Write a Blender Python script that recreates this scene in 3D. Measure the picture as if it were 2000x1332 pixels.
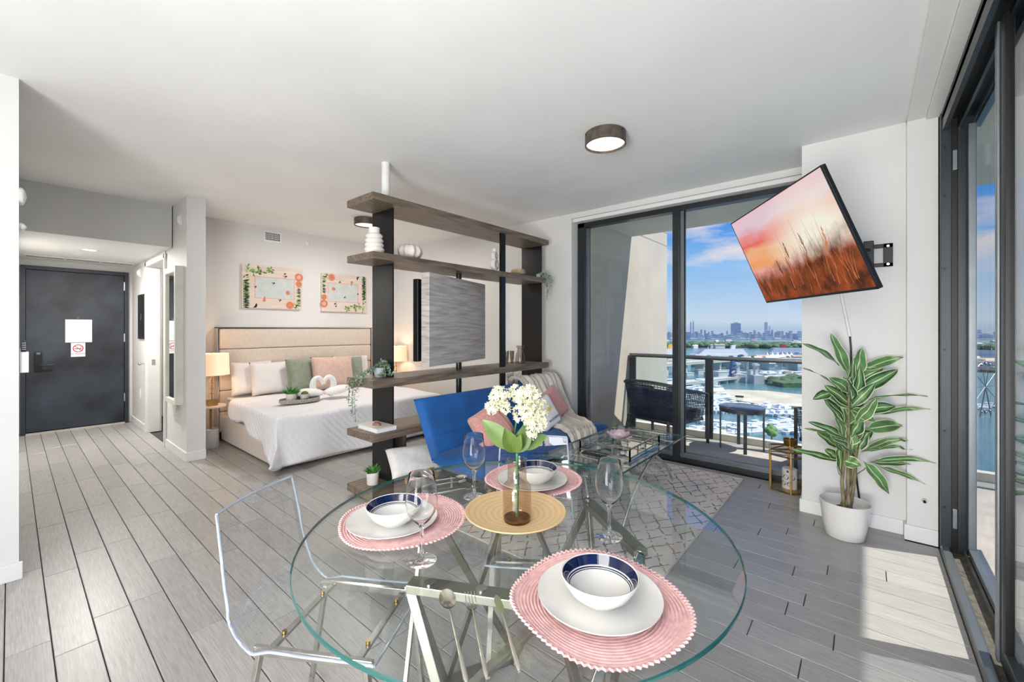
import bpy, bmesh, math, random
from mathutils import Vector, Matrix
random.seed(7)
SC = bpy.context.scene
for o in list(bpy.data.objects): bpy.data.objects.remove(o)
COL = SC.collection
# ------------------------------------------------------------- camera, sky, sun, lights, exposure
EYE = 1.38; FPX = 822.0; HOR = 642.0; YAW = math.radians(40)
cd = bpy.data.cameras.new('camera'); cam = bpy.data.objects.new('camera', cd); COL.objects.link(cam)
cam.location = (0, 0, EYE); cam.rotation_euler = (math.radians(90), 0, YAW)
cd.sensor_width = 36; cd.lens = FPX/2000*36; cd.shift_y = -(666-HOR)/2000; cd.clip_start = .05; cd.clip_end = 9000
SC.camera = cam
SC.view_settings.view_transform = 'Standard'; SC.view_settings.look = 'None'
SC.view_settings.gamma = 1; SC.view_settings.use_curve_mapping = False
SC.view_settings.exposure = -0.13

def lin(c):
    return tuple(((x/255)/12.92 if x/255 <= .04045 else ((x/255+.055)/1.055)**2.4) for x in c)

w = bpy.data.worlds.new('sky'); SC.world = w; w.use_nodes = True
nt = w.node_tree; nt.nodes.clear(); N = nt.nodes.new; L = nt.links.new
out = N('ShaderNodeOutputWorld'); bg = N('ShaderNodeBackground'); bg.inputs['Strength'].default_value = 1.0
tc = N('ShaderNodeTexCoord'); sep = N('ShaderNodeSeparateXYZ'); L(tc.outputs['Generated'], sep.inputs[0])
ramp = N('ShaderNodeValToRGB'); L(sep.outputs['Z'], ramp.inputs[0]); e = ramp.color_ramp.elements
stops = [(0.0, (186, 210, 234)), (.015, (212, 230, 249)), (.06, (190, 220, 252)), (.13, (146, 200, 252)), (.24, (62, 152, 246)), (.6, (34, 108, 222)), (1, (28, 90, 205))]
while len(e) < len(stops): e.new(.5)
for i, (p, c) in enumerate(stops): e[i].position = p; e[i].color = (*lin(c), 1)
# clouds: noise over the sky directions, flattened towards the horizon
div = N('ShaderNodeMath'); div.operation = 'MAXIMUM'; div.inputs[1].default_value = .05; L(sep.outputs['Z'], div.inputs[0])
mp = N('ShaderNodeMapping'); mp.inputs['Scale'].default_value = (2.6, 2.6, 9.0); mp.inputs['Location'].default_value = (.35, .1, .28); L(tc.outputs['Generated'], mp.inputs[0])
no = N('ShaderNodeTexNoise'); no.inputs['Scale'].default_value = 1.7; no.inputs['Detail'].default_value = 7; no.inputs['Roughness'].default_value = .55; L(mp.outputs[0], no.inputs[0])
cr = N('ShaderNodeValToRGB'); cr.color_ramp.elements[0].position = .52; cr.color_ramp.elements[1].position = .66; L(no.outputs[0], cr.inputs[0])
band = N('ShaderNodeValToRGB'); be = band.color_ramp.elements; be[0].position = .07; be[0].color = (0, 0, 0, 1); be[1].position = .13; be[1].color = (1, 1, 1, 1); L(sep.outputs['Z'], band.inputs[0])
mu = N('ShaderNodeMath'); mu.operation = 'MULTIPLY'; L(cr.outputs[0], mu.inputs[0]); L(band.outputs[0], mu.inputs[1])
mix = N('ShaderNodeMix'); mix.data_type = 'RGBA'; L(mu.outputs[0], mix.inputs['Factor']); L(ramp.outputs[0], mix.inputs['A']); mix.inputs['B'].default_value = (*lin((236, 232, 240)), 1)
L(mix.outputs['Result'], bg.inputs['Color']); L(bg.outputs[0], out.inputs[0])

def light(name, kind, loc, power, col=(1, 1, 1), size=None, aim=None, rad=None):
    ld = bpy.data.lights.new(name, kind); ld.energy = power; ld.color = col
    if size: ld.shape = 'RECTANGLE'; ld.size, ld.size_y = size
    if rad is not None and kind == 'AREA': ld.shape = 'DISK'; ld.size = rad*2
    elif rad is not None: ld.shadow_soft_size = rad
    o = bpy.data.objects.new(name, ld); COL.objects.link(o); o.location = loc
    if aim is not None: o.rotation_euler = (Vector(aim)-Vector(loc)).to_track_quat('-Z', 'Y').to_euler()
    return o
sun = light('sun', 'SUN', (6, 4, 12), 7.0, (1, .95, .87)); sun.data.angle = math.radians(.7)
sun.rotation_euler = Vector((-1.85, -.66, -3.0)).to_track_quat('-Z', 'Y').to_euler()
light('fill_bounce', 'AREA', (-.32, -2.2, .35), 195, (1, .985, .97), (1.15, 1.5), (-.2, .9, 2.9))  # added fill behind the camera to brighten the ceiling, not a room lamp
light('fill_front', 'AREA', (.2, -1.5, 1.7), 100, (1, .985, .965), (1.8, 1.5), (-2.2, 4.2, 2.4))  # second added fill, aimed forward to lift the far walls and soffit

# ------------------------------------------------------------- helpers
def axes():
    f = Vector((-math.sin(YAW), math.cos(YAW), 0)); r = Vector((math.cos(YAW), math.sin(YAW), 0)); return f, r
FW, RT = axes()
def ray(u, v): return FW + RT*((u-1000)/FPX) + Vector((0, 0, -(v-HOR)/FPX))
def G(u, v, z=0.0):
    d = ray(u, v); t = (z-EYE)/d.z; p = d*t; return Vector((p.x, p.y, z))
def D(u, v, t):
    p = ray(u, v)*t; return Vector((p.x, p.y, p.z+EYE))
def AY(u, v, y):
    d = ray(u, v); return D(u, v, y/d.y)
def AX(u, v, x):
    d = ray(u, v); return D(u, v, x/d.x)

class MB:
    def __init__(s): s.v = []; s.f = []; s.m = []; s.cm = 0
    def add(s, vs, fs):
        b = len(s.v); s.v += [Vector(p) for p in vs]; s.f += [tuple(b+i for i in f) for f in fs]; s.m += [s.cm]*len(fs); return s
    def mat(s, i): s.cm = i; return s
    def box(s, x0, y0, z0, x1, y1, z1):
        vs = [(x, y, z) for z in (z0, z1) for y in (y0, y1) for x in (x0, x1)]
        return s.add(vs, [(0, 2, 3, 1), (4, 5, 7, 6), (0, 1, 5, 4), (2, 6, 7, 3), (0, 4, 6, 2), (1, 3, 7, 5)])
    def obox(s, c, ax, ay, az):      # centre and half axes
        c = Vector(c); ax = Vector(ax); ay = Vector(ay); az = Vector(az)
        vs = [c+ax*i+ay*j+az*k for k in (-1, 1) for j in (-1, 1) for i in (-1, 1)]
        return s.add(vs, [(0, 2, 3, 1), (4, 5, 7, 6), (0, 1, 5, 4), (2, 6, 7, 3), (0, 4, 6, 2), (1, 3, 7, 5)])
    def bar(s, p, q, w, h, up=(0, 0, 1)):
        p = Vector(p); q = Vector(q); d = (q-p); n = d.normalized(); up = Vector(up)
        sx = n.cross(up)
        if sx.length < 1e-4: sx = n.cross(Vector((1, 0, 0)))
        sx.normalize(); uz = sx.cross(n).normalized()
        return s.obox((p+q)/2, d/2, sx*w/2, uz*h/2)
    def tube(s, pts, r, n=8, cap=True, closed=False):
        pts = [Vector(p) for p in pts]; k = len(pts); rs = r if isinstance(r, (list, tuple)) else [r]*k
        vs = []; prev = None
        for i, p in enumerate(pts):
            if closed: t = pts[(i+1) % k]-pts[i-1]
            else: t = pts[min(i+1, k-1)]-pts[max(i-1, 0)]
            t.normalize()
            a = prev if prev is not None else (Vector((0, 0, 1)) if abs(t.z) < .9 else Vector((1, 0, 0)))
            a = (a-t*a.dot(t)).normalized(); prev = a; b = t.cross(a)
            vs += [p+(a*math.cos(2*math.pi*j/n)+b*math.sin(2*math.pi*j/n))*rs[i] for j in range(n)]
        fs = [(i*n+j, i*n+(j+1) % n, (i+1)*n+(j+1) % n, (i+1)*n+j) for i in range(k-1) for j in range(n)]
        if closed: fs += [((k-1)*n+j, (k-1)*n+(j+1) % n, (j+1) % n, j) for j in range(n)]
        elif cap: fs += [tuple(range(n))[::-1], tuple((k-1)*n+j for j in range(n))]
        return s.add(vs, fs)
    def lathe(s, prof, n=24, c=(0, 0, 0), sc=(1, 1), cap=False):
        c = Vector(c); vs = []
        for r, z in prof:
            vs += [c+Vector((r*sc[0]*math.cos(2*math.pi*j/n), r*sc[1]*math.sin(2*math.pi*j/n), z)) for j in range(n)]
        k = len(prof)
        fs = [(i*n+j, i*n+(j+1) % n, (i+1)*n+(j+1) % n, (i+1)*n+j) for i in range(k-1) for j in range(n)]
        if cap: fs += [tuple(range(n))[::-1], tuple((k-1)*n+j for j in range(n))]
        return s.add(vs, fs)
    def cyl(s, c, r, h, n=24):
        return s.lathe([(r, 0), (r, h)], n, c, cap=True)
    def grid(s, fn, nu, nv, wu=False, wv=False):
        vs = [fn(i/(nu if wu else nu), j/(nv if wv else nv)) for i in range(nu if wu else nu+1) for j in range(nv if wv else nv+1)]
        W = nv if wv else nv+1; U = nu if wu else nu+1
        fs = [(i*W+j, ((i+1) % U)*W+j, ((i+1) % U)*W+(j+1) % W, i*W+(j+1) % W) for i in range(nu) for j in range(nv)]
        return s.add(vs, fs)
    def sphere(s, c, r, n=12, m=8, sc=(1, 1, 1)):
        c = Vector(c); return s.grid(lambda a, b: c+Vector((r*sc[0]*math.sin(math.pi*b)*math.cos(2*math.pi*a), r*sc[1]*math.sin(math.pi*b)*math.sin(2*math.pi*a), -r*sc[2]*math.cos(math.pi*b))), n, m, wu=True)
    def prism(s, pts, f0, f1):       # outline of (a,b) pairs mapped by two functions to the two faces
        k = len(pts); vs = [f0(a, b) for a, b in pts]+[f1(a, b) for a, b in pts]
        fs = [tuple(range(k))[::-1], tuple(range(k, 2*k))]+[(i, (i+1) % k, k+(i+1) % k, k+i) for i in range(k)]
        return s.add(vs, fs)
    def xf(s, M_):
        s.v = [M_ @ p for p in s.v]; return s
    def build(s, name, mats, parent=None, smooth=0, bev=0, kind=None, label=None, segs=2, local=False, weld=False):
        me = bpy.data.meshes.new(name)
        off = Vector((0, 0, 0)); p = parent
        while p is not None and not local: off += p.location; p = p.parent
        me.from_pydata([tuple(p-off) for p in s.v], [], s.f); me.validate()
        mats = mats if isinstance(mats, (list, tuple)) else [mats]
        for m in mats: me.materials.append(m)
        if len(me.polygons) == len(s.m): me.polygons.foreach_set('material_index', s.m)
        bm = bmesh.new(); bm.from_mesh(me)
        if weld: bmesh.ops.remove_doubles(bm, verts=bm.verts, dist=1e-4)
        bmesh.ops.recalc_face_normals(bm, faces=bm.faces)
        if bev: bmesh.ops.bevel(bm, geom=list(bm.edges), offset=bev, segments=segs, profile=.6, affect='EDGES', clamp_overlap=True)
        bm.to_mesh(me); bm.free()
        if smooth:
            me.polygons.foreach_set('use_smooth', [True]*len(me.polygons)); me.set_sharp_from_angle(angle=math.radians(smooth))
        o = bpy.data.objects.new(name, me); COL.objects.link(o)
        if parent is not None: o.parent = parent
        if kind: o['kind'] = kind
        if label: o['label'] = label
        return o

def thing(name, label, cat, loc=(0, 0, 0), group=None):
    o = bpy.data.objects.new(name, None); COL.objects.link(o); o.location = loc; o.empty_display_size = .05
    return tag(o, label, cat, group)
def tag(o, label, cat, group=None, kind=None):
    o['label'] = label; o['category'] = cat
    if group: o['group'] = group
    if kind: o['kind'] = kind
    return o
def struct(name, mb, m, parent=None, **k):
    return mb.build(name, m, parent, kind='structure', **k)
def origin(o, c):                    # put a single-mesh thing's origin at its base
    c = Vector(c); o.data.transform(Matrix.Translation(-c)); o.location = c; return o
def copy_tree(o, parent=None):
    c = o.copy(); COL.objects.link(c); c.parent = parent
    for ch in list(o.children): copy_tree(ch, c)
    return c
def spawn(o, loc, rz=0, label=None, sc=None, group=None):
    c = copy_tree(o); c.location = loc; c.rotation_euler = (0, 0, rz)
    if sc: c.scale = sc if isinstance(sc, tuple) else (sc, sc, sc)
    if label: c['label'] = label
    if group: c['group'] = group
    return c

# ------------------------------------------------------------- materials
def M(name, rgb, rough=.5, metal=0.0, var=None, bump=None, spec=.5, emit=None, stretch=(1, 1, 1), coat=0, sheen=0, rnd=0, alt=None):
    m = bpy.data.materials.new(name); m.use_nodes = True; nt = m.node_tree; N = nt.nodes.new; L = nt.links.new
    b = nt.nodes['Principled BSDF']; c = (*lin(rgb), 1)
    b.inputs['Base Color'].default_value = c; b.inputs['Roughness'].default_value = rough; b.inputs['Metallic'].default_value = metal
    b.inputs['Specular IOR Level'].default_value = spec; b.inputs['Coat Weight'].default_value = coat; b.inputs['Sheen Weight'].default_value = sheen
    tcn = N('ShaderNodeTexCoord'); mp = N('ShaderNodeMapping'); mp.inputs['Scale'].default_value = stretch; L(tcn.outputs['Object'], mp.inputs[0])
    if rnd:
        oi = N('ShaderNodeObjectInfo'); ad = N('ShaderNodeVectorMath'); ad.operation = 'SCALE'; cx = N('ShaderNodeCombineXYZ')
        L(oi.outputs['Random'], cx.inputs[0]); L(oi.outputs['Random'], cx.inputs[1]); L(oi.outputs['Random'], cx.inputs[2]); L(cx.outputs[0], ad.inputs[0]); ad.inputs['Scale'].default_value = 37
        L(ad.outputs[0], mp.inputs['Location'])
    vs, va = var or (6, .04)
    n = N('ShaderNodeTexNoise'); n.inputs['Scale'].default_value = vs; n.inputs['Detail'].default_value = 5; L(mp.outputs[0], n.inputs[0])
    rp = N('ShaderNodeValToRGB'); rp.color_ramp.elements[0].position = .3; rp.color_ramp.elements[1].position = .7
    lo = alt if alt else tuple(max(0, x*(1-va)) for x in rgb); hi = rgb if alt else tuple(min(255, x*(1+va*.6)) for x in rgb)
    rp.color_ramp.elements[0].color = (*lin(lo), 1); rp.color_ramp.elements[1].color = (*lin(hi), 1)
    L(n.outputs[0], rp.inputs[0])
    if rnd:
        hs = N('ShaderNodeHueSaturation'); mr = N('ShaderNodeMapRange'); mr.inputs['To Min'].default_value = 1-rnd; mr.inputs['To Max'].default_value = 1+rnd
        L(oi.outputs['Random'], mr.inputs[0]); L(mr.outputs[0], hs.inputs['Value']); L(rp.outputs[0], hs.inputs['Color']); L(hs.outputs[0], b.inputs['Base Color'])
    else: L(rp.outputs[0], b.inputs['Base Color'])
    if bump:
        n2 = N('ShaderNodeTexNoise'); n2.inputs['Scale'].default_value = bump[0]; n2.inputs['Detail'].default_value = 4; L(mp.outputs[0], n2.inputs[0])
        bp = N('ShaderNodeBump'); bp.inputs['Strength'].default_value = bump[1]; bp.inputs['Distance'].default_value = bump[2] if len(bump) > 2 else .005; L(n2.outputs[0], bp.inputs['Height']); L(bp.outputs[0], b.inputs['Normal'])
    if emit: b.inputs['Emission Color'].default_value = (*lin(emit[0]), 1); b.inputs['Emission Strength'].default_value = emit[1]
    return m
def clear(name, tint=(255, 255, 255), ior=1.5, boost=1.0, rough=0.0, gloss=(255, 255, 255)):
    """thin clear sheet: lets light straight through, mirrors by angle"""
    m = bpy.data.materials.new(name); m.use_nodes = True; nt = m.node_tree; nt.nodes.clear(); N = nt.nodes.new; L = nt.links.new
    o = N('ShaderNodeOutputMaterial'); t = N('ShaderNodeBsdfTransparent'); t.inputs[0].default_value = (*lin(tint), 1)
    g = N('ShaderNodeBsdfGlossy'); g.inputs['Roughness'].default_value = rough; g.inputs['Color'].default_value = (*lin(gloss), 1)
    f0 = ((ior-1)/(ior+1))**2*2
    lw = N('ShaderNodeLayerWeight'); lw.inputs[0].default_value = .5; pw = N('ShaderNodeMath'); pw.operation = 'POWER'; pw.inputs[1].default_value = 4.2; L(lw.outputs['Facing'], pw.inputs[0])
    f = N('ShaderNodeMath'); f.operation = 'MULTIPLY_ADD'; f.inputs[1].default_value = 1-f0; f.inputs[2].default_value = f0; L(pw.outputs[0], f.inputs[0])
    x = N('ShaderNodeMath'); x.operation = 'MULTIPLY'; x.inputs[1].default_value = boost*.55; x.use_clamp = True
    L(f.outputs[0], x.inputs[0]); mx = N('ShaderNodeMixShader'); L(x.outputs[0], mx.inputs[0]); L(t.outputs[0], mx.inputs[1]); L(g.outputs[0], mx.inputs[2]); L(mx.outputs[0], o.inputs[0])
    return m
def glass(name, rgb=(255, 255, 255), ior=1.45, rough=0):
    m = bpy.data.materials.new(name); m.use_nodes = True; nt = m.node_tree; nt.nodes.clear(); N = nt.nodes.new; L = nt.links.new
    o = N('ShaderNodeOutputMaterial'); g = N('ShaderNodeBsdfGlass'); g.inputs['Color'].default_value = (*lin(rgb), 1); g.inputs['IOR'].default_value = ior; g.inputs['Roughness'].default_value = rough
    L(g.outputs[0], o.inputs[0]); return m
def glow(name, rgb, s):
    m = bpy.data.materials.new(name); m.use_nodes = True; nt = m.node_tree; nt.nodes.clear(); N = nt.nodes.new; L = nt.links.new
    o = N('ShaderNodeOutputMaterial'); g = N('ShaderNodeEmission'); g.inputs[0].default_value = (*lin(rgb), 1); g.inputs[1].default_value = s
    L(g.outputs[0], o.inputs[0]); return m

WALL = M('wall paint', (221, 220, 218), .6, var=(2, .012), bump=(90, .05, .001))
CEIL = M('ceiling paint', (240, 240, 239), .7, var=(1.5, .02), bump=(60, .06, .001))
TRIM = M('trim paint', (232, 231, 229), .4, var=(3, .01))
BLACKM = M('dark bronze aluminium', (52, 56, 60), .35, .5, var=(4, .08))
DARKCH = M('black channel', (16, 17, 18), .4, .3)
GREYM = M('grey aluminium', (120, 126, 130), .35, .6)
CONC = M('balcony concrete', (186, 180, 172), .85, var=(4, .08), bump=(40, .2, .004))
STUCCO = M('warm white stucco', (212, 204, 192), .9, var=(1.2, .05), bump=(30, .2, .004))
CHROME = M('brushed chrome', (214, 212, 206), .16, 1.0, var=(30, .05))
STEEL = M('polished steel', (205, 203, 196), .12, 1.0, var=(20, .06))
GOLD = M('aged gold', (176, 142, 84), .28, 1.0, var=(15, .12))
PANE = clear('window glass', (252, 253, 253), 1.45, .6)
GREEN = M('leaf green', (74, 132, 58), .5, var=(20, .3))
WHITEC = M('white ceramic', (222, 220, 215), .15, var=(5, .01), coat=.5)
MATTEW = M('matte white ceramic', (226, 221, 214), .6, var=(12, .04), bump=(60, .15, .002))
BLACKP = M('black plastic', (22, 22, 24), .4)
WHITEP = M('white plastic', (232, 232, 230), .35)

# ============================================================= SETTING
CZ = 2.76
# floor: one thin screed, each plank its own piece
SCREED = M('dark grout', (72, 70, 68), .9)
floor = struct('floor', MB().box(-8.6, -3.2, -.16, .53, 4.56, -.012), SCREED)
def wood_plank():
    m = bpy.data.materials.new('grey oak plank'); m.use_nodes = True; nt = m.node_tree; N = nt.nodes.new; L = nt.links.new
    b = nt.nodes['Principled BSDF']; tcn = N('ShaderNodeTexCoord'); oi = N('ShaderNodeObjectInfo')
    cx = N('ShaderNodeCombineXYZ')
    for k in range(3): L(oi.outputs['Random'], cx.inputs[k])
    sc = N('ShaderNodeVectorMath'); sc.operation = 'SCALE'; sc.inputs['Scale'].default_value = 61; L(cx.outputs[0], sc.inputs[0])
    ad = N('ShaderNodeVectorMath'); ad.operation = 'ADD'; L(tcn.outputs['Object'], ad.inputs[0]); L(sc.outputs[0], ad.inputs[1])
    mp = N('ShaderNodeMapping'); mp.inputs['Scale'].default_value = (1.1, 6.5, 1); L(ad.outputs[0], mp.inputs[0])
    n1 = N('ShaderNodeTexNoise'); n1.inputs['Scale'].default_value = 1.6; n1.inputs['Detail'].default_value = 3; n1.inputs['Distortion'].default_value = .5; L(mp.outputs[0], n1.inputs[0])
    mul = N('ShaderNodeMath'); mul.operation = 'MULTIPLY'; mul.inputs[1].default_value = 60; L(n1.outputs[0], mul.inputs[0])
    sn = N('ShaderNodeMath'); sn.operation = 'SINE'; L(mul.outputs[0], sn.inputs[0])
    mp2 = N('ShaderNodeMapping'); mp2.inputs['Scale'].default_value = (4, 90, 1); L(ad.outputs[0], mp2.inputs[0])
    n2 = N('ShaderNodeTexNoise'); n2.inputs['Scale'].default_value = 2.2; n2.inputs['Detail'].default_value = 5; L(mp2.outputs[0], n2.inputs[0])
    n3 = N('ShaderNodeTexNoise'); n3.inputs['Scale'].default_value = 2.0; L(ad.outputs[0], n3.inputs[0])
    mr = N('ShaderNodeMapRange'); mr.inputs['From Min'].default_value = .42; mr.inputs['From Max'].default_value = .68; mr.inputs['To Min'].default_value = 0; mr.inputs['To Max'].default_value = .07; L(n3.outputs[0], mr.inputs[0])
    m1 = N('ShaderNodeMath'); m1.operation = 'MULTIPLY'; L(sn.outputs[0], m1.inputs[0]); L(mr.outputs[0], m1.inputs[1])
    a1 = N('ShaderNodeMath'); a1.operation = 'ADD'; L(n2.outputs[0], a1.inputs[0]); L(m1.outputs[0], a1.inputs[1])
    rp = N('ShaderNodeValToRGB'); rp.color_ramp.elements[0].position = .2; rp.color_ramp.elements[1].position = .8
    rp.color_ramp.elements[0].color = (*lin((142, 140, 137)), 1); rp.color_ramp.elements[1].color = (*lin((182, 179, 175)), 1); L(a1.outputs[0], rp.inputs[0])
    hs = N('ShaderNodeHueSaturation'); mr2 = N('ShaderNodeMapRange'); mr2.inputs['To Min'].default_value = .9; mr2.inputs['To Max'].default_value = 1.08; L(oi.outputs['Random'], mr2.inputs[0]); L(mr2.outputs[0], hs.inputs['Value']); L(rp.outputs[0], hs.inputs['Color'])
    L(hs.outputs[0], b.inputs['Base Color']); b.inputs['Roughness'].default_value = .34
    bp = N('ShaderNodeBump'); bp.inputs['Strength'].default_value = .08; bp.inputs['Distance'].default_value = .001; L(a1.outputs[0], bp.inputs['Height']); L(bp.outputs[0], b.inputs['Normal'])
    return m
PLANK = wood_plank()
PW = .1345; PL = .88
def plank_mb(l):
    g = .0018; c = .0022
    b = MB(); x0, x1, y0, y1 = g, l-g, g, PW-g
    vs = [(x0, y0, -.012), (x1, y0, -.012), (x1, y1, -.012), (x0, y1, -.012), (x0, y0, -c), (x1, y0, -c), (x1, y1, -c), (x0, y1, -c), (x0+c, y0+c, 0), (x1-c, y0+c, 0), (x1-c, y1-c, 0), (x0+c, y1-c, 0)]
    b.add(vs, [(3, 2, 1, 0), (0, 1, 5, 4), (1, 2, 6, 5), (2, 3, 7, 6), (3, 0, 4, 7), (4, 5, 9, 8), (5, 6, 10, 9), (6, 7, 11, 10), (7, 4, 8, 11), (8, 9, 10, 11)]); return b
plank_full = None
cells = []
rng = random.Random(3)
y = -.017-PW
while y < 4.36:
    x_hi = .355 if y < 3.7 else (.2 if y < 3.8 else -.36)
    off = rng.random()*PL
    x_end = -8.33 if y+PW < 1.2 else -6.22
    x = x_hi; first = True
    edges = [x_hi]; q = x_hi-off
    while q > x_end:
        if edges[-1]-q > .12: edges.append(q)
        q -= PL
    edges.append(x_end)
    for a, b_ in zip(edges[1:], edges[:-1]):
        if not (a > -6.1 and b_ < -4.5 and y > 1.75 and y+PW < 3.6): cells.append((a, b_, y))
    y += PW
def vis(c):
    cx, cy = (c[0]+c[1])/2, c[2]+PW/2; dp = cx*FW.x+cy*FW.y; l = cx*RT.x+cy*RT.y
    inview = dp > .3 and abs(l/dp) < 1.3
    return (0 if inview else 50)+dp+(4 if (cx < -3.3 and cy > 3.2) else 0)
cells.sort(key=vis)
meshes = {}
for a, b_, y in cells[:290]:
    k = round(b_-a, 3)
    if k not in meshes:
        o = plank_mb(b_-a).build('plank', PLANK, floor); meshes[k] = o.data; o.data.transform(Matrix.Translation(Vector((0, 0, 0))))
    else:
        o = bpy.data.objects.new('plank', meshes[k]); COL.objects.link(o); o.parent = floor
    o.location = (a, y, 0)
rest = MB()
for a, b_, y in cells[290:]:
    p = plank_mb(b_-a); rest.add([v+Vector((a, y, 0)) for v in p.v], p.f)
if rest.v: rest.build('planks', PLANK, floor, kind='stuff')
# kitchen floor behind the camera
MB().box(-3.58, -3.1, -.012, .36, -.153, 0).build('planks', PLANK, floor, kind='stuff')

struct('ceiling', MB().box(-8.6, -3.2, CZ, .50, 4.62, CZ+.14), CEIL)
struct('wall_left', MB().box(-3.88, -3.2, 0, -3.58, .03, CZ), WALL)
struct('wall_hall_left', MB().box(-8.35, -.12, 0, -3.88, .03, CZ), WALL)
struct('wall_rear', MB().box(-3.88, -3.2, 0, .60, -3.05, CZ), WALL)
# entry wall with the doorway
we = MB(); we.box(-8.6, .03, 0, -8.36, .08, 2.29).box(-8.6, 1.117, 0, -8.36, 1.165, 2.29).box(-8.6, .08, 2.205, -8.36, 1.117, 2.29)
struct('wall_entry', we, WALL)
struct('wall_sky_block', MB().box(-8.64, .0, -.05, -8.60, 1.2, 2.4), WALL)  # unseen panel added to keep sky from showing through the door gaps
struct('ceiling_entry', MB().box(-8.6, .03, 2.29, -5.96, 1.165, CZ), WALL)
# hall right wall with the bathroom opening, and the pillar that ends it
wr = MB(); wr.box(-8.6, 1.165, 0, -7.30, 1.315, CZ).box(-7.30, 1.165, 2.20, -6.30, 1.315, CZ)
struct('wall_hall_right', wr, WALL)
struct('wall_pillar', MB().box(-6.30, 1.175, 0, -5.39, 1.34, CZ), WALL)
struct('wall_bathroom', MB().box(-8.6, 1.315, 0, -8.5, 2.6, CZ).box(-8.5, 2.5, 0, -6.36, 2.6, CZ), WALL)
light('bathroom_fill', 'POINT', (-7.4, 1.9, 2.3), 10, (1, .95, .9), rad=.1)  # added fill light so the bathroom opening does not go black
struct('wall_headboard', MB().box(-6.36, 1.34, 0, -6.22, 4.47, CZ), WALL)
struct('wall_window', MB().box(-6.22, 4.33, 0, -2.70, 4.62, CZ), WALL)
struct('wall_window_head', MB().box(-2.70, 4.33, 2.70, -.367, 4.62, CZ), WALL)
struct('wall_column', MB().box(-.367, 3.85, 0, .21, 4.62, CZ), WALL)
struct('wall_pier', MB().box(.21, 3.78, 0, .355, 4.62, CZ), WALL)
struct('trim_1', MB().box(.21, -3.05, 2.735, .30, 3.85, CZ), TRIM, bev=.004)
struct('trim_2', MB().box(.30, -3.05, 2.72, .365, 3.78, CZ), TRIM, bev=.004)
struct('trim_3', MB().box(-2.70, 4.36, 2.66, -.367, 4.47, 2.70), TRIM, bev=.003)
BH = .095; BT = .014
def base(n, *a): struct('baseboard_'+n, MB().box(*a), TRIM, bev=.004)
base('left', -3.58, -3.05, 0, -3.58+BT, .03+BT, BH)
base('pillar_front', -5.39, 1.175-BT, 0, -5.39+BT, 1.34, BH)
base('pillar_side', -6.30, 1.175-BT, 0, -5.39, 1.175, BH)
base('hall', -8.35, 1.165-BT, 0, -7.36, 1.165, BH)
base('window', -6.2, 4.33-BT, 0, -2.70, 4.33, BH)
base('column', -.367-BT, 3.85-BT, 0, .21-BT, 3.85, BH)
base('column_side', -.367-BT, 3.85, 0, -.367, 4.36, BH)
base('pier', .21-BT, 3.78-BT, 0, .355, 3.78, BH+.005)
base('pier_side', .21-BT, 3.78, 0, .21, 3.85-BT, BH+.005)
base('headboard', -6.22, 1.36, 0, -6.22+BT, 4.31, BH)
# casing of the bathroom opening
cas = MB(); cas.box(-7.36, 1.15, 0, -7.296, 1.165, 2.26).box(-7.36, 1.15, 2.20, -6.24, 1.165, 2.26).box(-6.30, 1.15, 0, -6.255, 1.175, 2.26).box(-7.32, 1.164, 0, -7.292, 1.30, 2.195)
struct('trim_4', cas, TRIM, bev=.004)
MB().box(-7.292, 1.21, .90, -7.288, 1.245, .97).build('latch_plate', STEEL, bpy.data.objects['trim_4'])

# entry door
DOORM = M('charcoal painted door', (56, 64, 76), .55, var=(2.6, .35), alt=(24, 27, 34), bump=(30, .1, .002))
FRM = M('charcoal frame', (44, 49, 58), .5)
door = struct('door_1', MB().box(-8.35, .128, .03, -8.315, 1.07, 2.15), DOORM, bev=.003)
fr = MB(); fr.box(-8.36, .08, 0, -8.30, .125, 2.205).box(-8.36, 1.075, 0, -8.30, 1.117, 2.205).box(-8.36, .125, 2.155, -8.30, 1.075, 2.205)
struct('door_frame', fr, FRM, door, bev=.003)
MB().box(-8.36, .125, 0, -8.28, 1.075, .018).build('threshold', M('pale threshold', (190, 186, 180), .4), door)
lk = MB(); lk.prism([(.235+.035*math.cos(a), .955+(.095 if math.sin(a) > 0 else -.095)+.04*math.sin(a)) for a in [i*math.pi/10 for i in range(20)]], lambda a, b: (-8.315, a, b), lambda a, b: (-8.29, a, b))
lk = lk.build('door_lock', BLACKP, door, bev=.003)
lv = MB(); lv.tube([(-8.29, .235, .90), (-8.245, .235, .90), (-8.24, .25, .90), (-8.24, .37, .90)], .011, 10); lv.build('door_lever', BLACKM, door, smooth=40)
MB().box(-8.291, .218, 1.04, -8.287, .252, 1.07).cyl((0, 0, 0), .0001, .0001, 3).build('keypad', GREYM, lk)
for z in (2.0, 1.25, .38): MB().tube([(-8.305, 1.073, z-.06), (-8.305, 1.073, z+.06)], .009, 8).build('hinge', CHROME, door, smooth=40)
peep = MB().grid(lambda a, b: Vector((-8.313+.004*b, .60+.012*math.cos(2*math.pi*a)*(1-b*.5), 1.53+.012*math.sin(2*math.pi*a)*(1-b*.5))), 12, 2, wu=True).build('peephole', CHROME, door)
PAPER = M('white paper', (226, 226, 232), .7, var=(3, .03))
tag(origin(MB().box(-8.314, .478, 1.192, -8.311, .736, 1.506).build('paper_notice', PAPER), (-8.314, .607, 1.192)), 'blank white paper sheet taped to the dark entry door', 'notice')
sg = thing('no_smoking_sign', 'small white no smoking sign under the paper on the entry door', 'sign', (-8.314, .60, .994))
MB().box(-8.314, .531, .994, -8.311, .67, 1.185).build('plate', PAPER, sg, bev=.001)
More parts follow.
